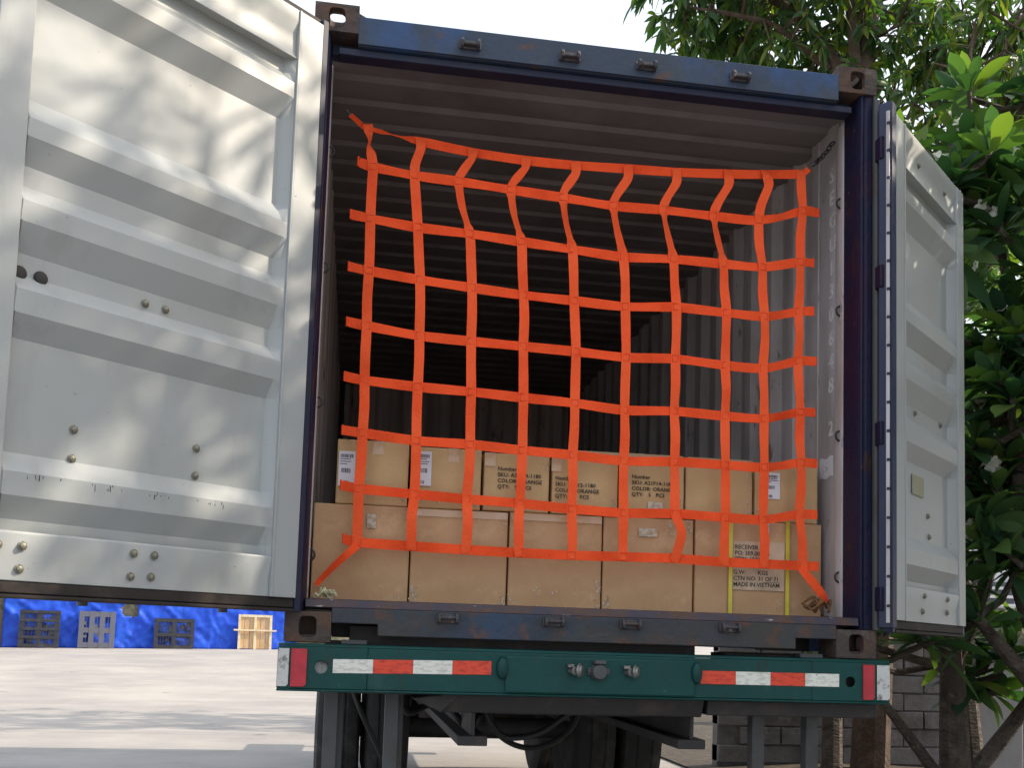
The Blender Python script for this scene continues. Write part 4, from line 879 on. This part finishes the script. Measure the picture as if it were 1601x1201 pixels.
plumeria('frangipani_tree', 'frangipani with a thick leaning trunk at the far right edge behind the right door', (3.25, 1.35, .12),
      [([(.0, 0, 0), (-.08, .02, .5), (-.20, .05, 1.0), (-.35, .1, 1.5), (-.4, .0, 2.2)], .12, .035), ([(-.1, .0, .6), (-.40, .05, .95), (-.62, .10, 1.22)], .06, .03), ([(-.15, .03, .8), (.1, -.1, 1.6), (.1, -.2, 2.5)], .06, .03)],
      42, leafL=.31, extra=[((-.35, -.05, 3.0), (.45, .35, .9), 16), ((-.1, 0, 4.1), (.5, .4, .6), 9), ((-.35, -.05, 1.95), (.4, .3, .45), 10)], group=P_, flowers=.30)
plumeria('frangipani_tree', 'frangipani seen through the gap between the container post and the right door', (2.3, 2.6, .12),
      [([(0, 0, 0), (.05, .1, .8), (0, .1, 1.6), (.0, .0, 2.4)], .08, .035), ([(.02, .1, 1.0), (.3, .1, 1.7), (.35, .0, 2.6)], .05, .03), ([(.02, .1, .9), (-.2, .0, 1.5), (-.3, .0, 2.2)], .045, .03)],
      43, leafL=.26, extra=[((0, 0, 2.8), (.6, .5, 1.1), 26), ((.3, .3, 3.9), (.6, .5, .6), 14), ((.0, 0, 1.3), (.5, .4, .4), 6)], group=P_, flowers=.15)
plumeria('frangipani_tree', 'tall frangipani rear of the others, its crown against the white building', (3.6, 3.0, .12),
      [([(0, 0, 0), (-.05, .05, 1.0), (-.1, .0, 2.0), (-.15, 0, 3.2)], .11, .04), ([(-.05, 0, 1.4), (.4, .1, 2.2), (.5, .1, 3.2)], .06, .03), ([(-.05, 0, 1.5), (-.5, .1, 2.3), (-.6, .1, 3.3)], .06, .03)],
      44, leafL=.27, extra=[((-.3, 0, 4.0), (.9, .6, 1.2), 48), ((.1, 0, 2.6), (.9, .6, 1.0), 52)], group=P_, flowers=.25)
sh = MB(); r = random.Random(61); st = MB()
for k in range(90):
    p = Vector((r.uniform(-.9, .9), r.uniform(-.4, .4), r.uniform(.1, 1.7))); st.tube([(p.x * .3, p.y * .3, 0), tuple(p)], [.012, .004], 5)
    for q in range(9):
        dd = (rand_dir(r) + Vector((0, 0, .2))).normalized(); leaf_blade(sh, p, dd, dd.cross(rand_dir(r)).normalized(), r.uniform(.12, .22), .03, .2, 4, mango_shape)
pz = onwall(sx_of(-11.2), .7, 0)
shr = thing('shrub', 'ragged green and brown shrub at the left end of the blue tarpaulin', 'shrub', pz)
st.build('stems', 'bark', shr, recalc=False); sh.build('foliage', 'leaf_shrub', shr, recalc=False)

# ------------------------------------------------------------------ right-hand boundary: block wall, pillar, white building
bw = MB(); r = random.Random(8)
for c in range(7):
    z = .08 + c * .165; x = 2.35 + (c % 2) * .2
    while x < 8.2:
        l_ = .40; y = 4.9 + r.uniform(-.012, .012); bw.box(x, min(8.25, x + l_ - .014), y, y + .18, z, z + .151); x += l_
bw.box(2.35, 8.2, 4.93, 5.06, .0, 1.22)
tag(bw.build('block_wall', 'block', bevel=.006), 'low grey block wall in the shade behind the frangipani trunks', 'wall')
pl = MB().box(3.86, 4.30, 3.40, 3.84, 0, 1.42); pl.box(3.82, 4.34, 3.36, 3.88, 1.4205, 1.50); pl.box(3.83, 4.33, 3.37, 3.87, 0, .14)
tag(pl.build('gate_pillar', 'render_grey', bevel=.008), 'squat white rendered pillar at the lower right between the trunks', 'pillar')
bd = thing('white_building', 'white building with louvred windows glimpsed through the leaves at the upper right', 'building', (12.4, 14.0, 0), R(-12))
MB().box(-3.2, 6, 0, 6, 0, 6.4).build('wall', 'render_white', bd)
MB().box(-3.4, 6.2, -.2, 6.2, 6.4005, 6.7).build('roof_slab', 'render_white', bd)
for fl_ in range(2):
    for wx in (-2.2, .2, 2.6):
        z = 1.0 + fl_ * 3.0
        wf = MB().box(wx, wx + 1.5, -.06, -.001, z, z + 1.5).build('window', 'glass', bd)
        lv = MB()
        for q in range(9): lv.box(wx - .05, wx + 1.55, -.16, -.075, z + .03 + q * .165, z + .085 + q * .165)
        lv.build('louvre', 'render_white', wf)
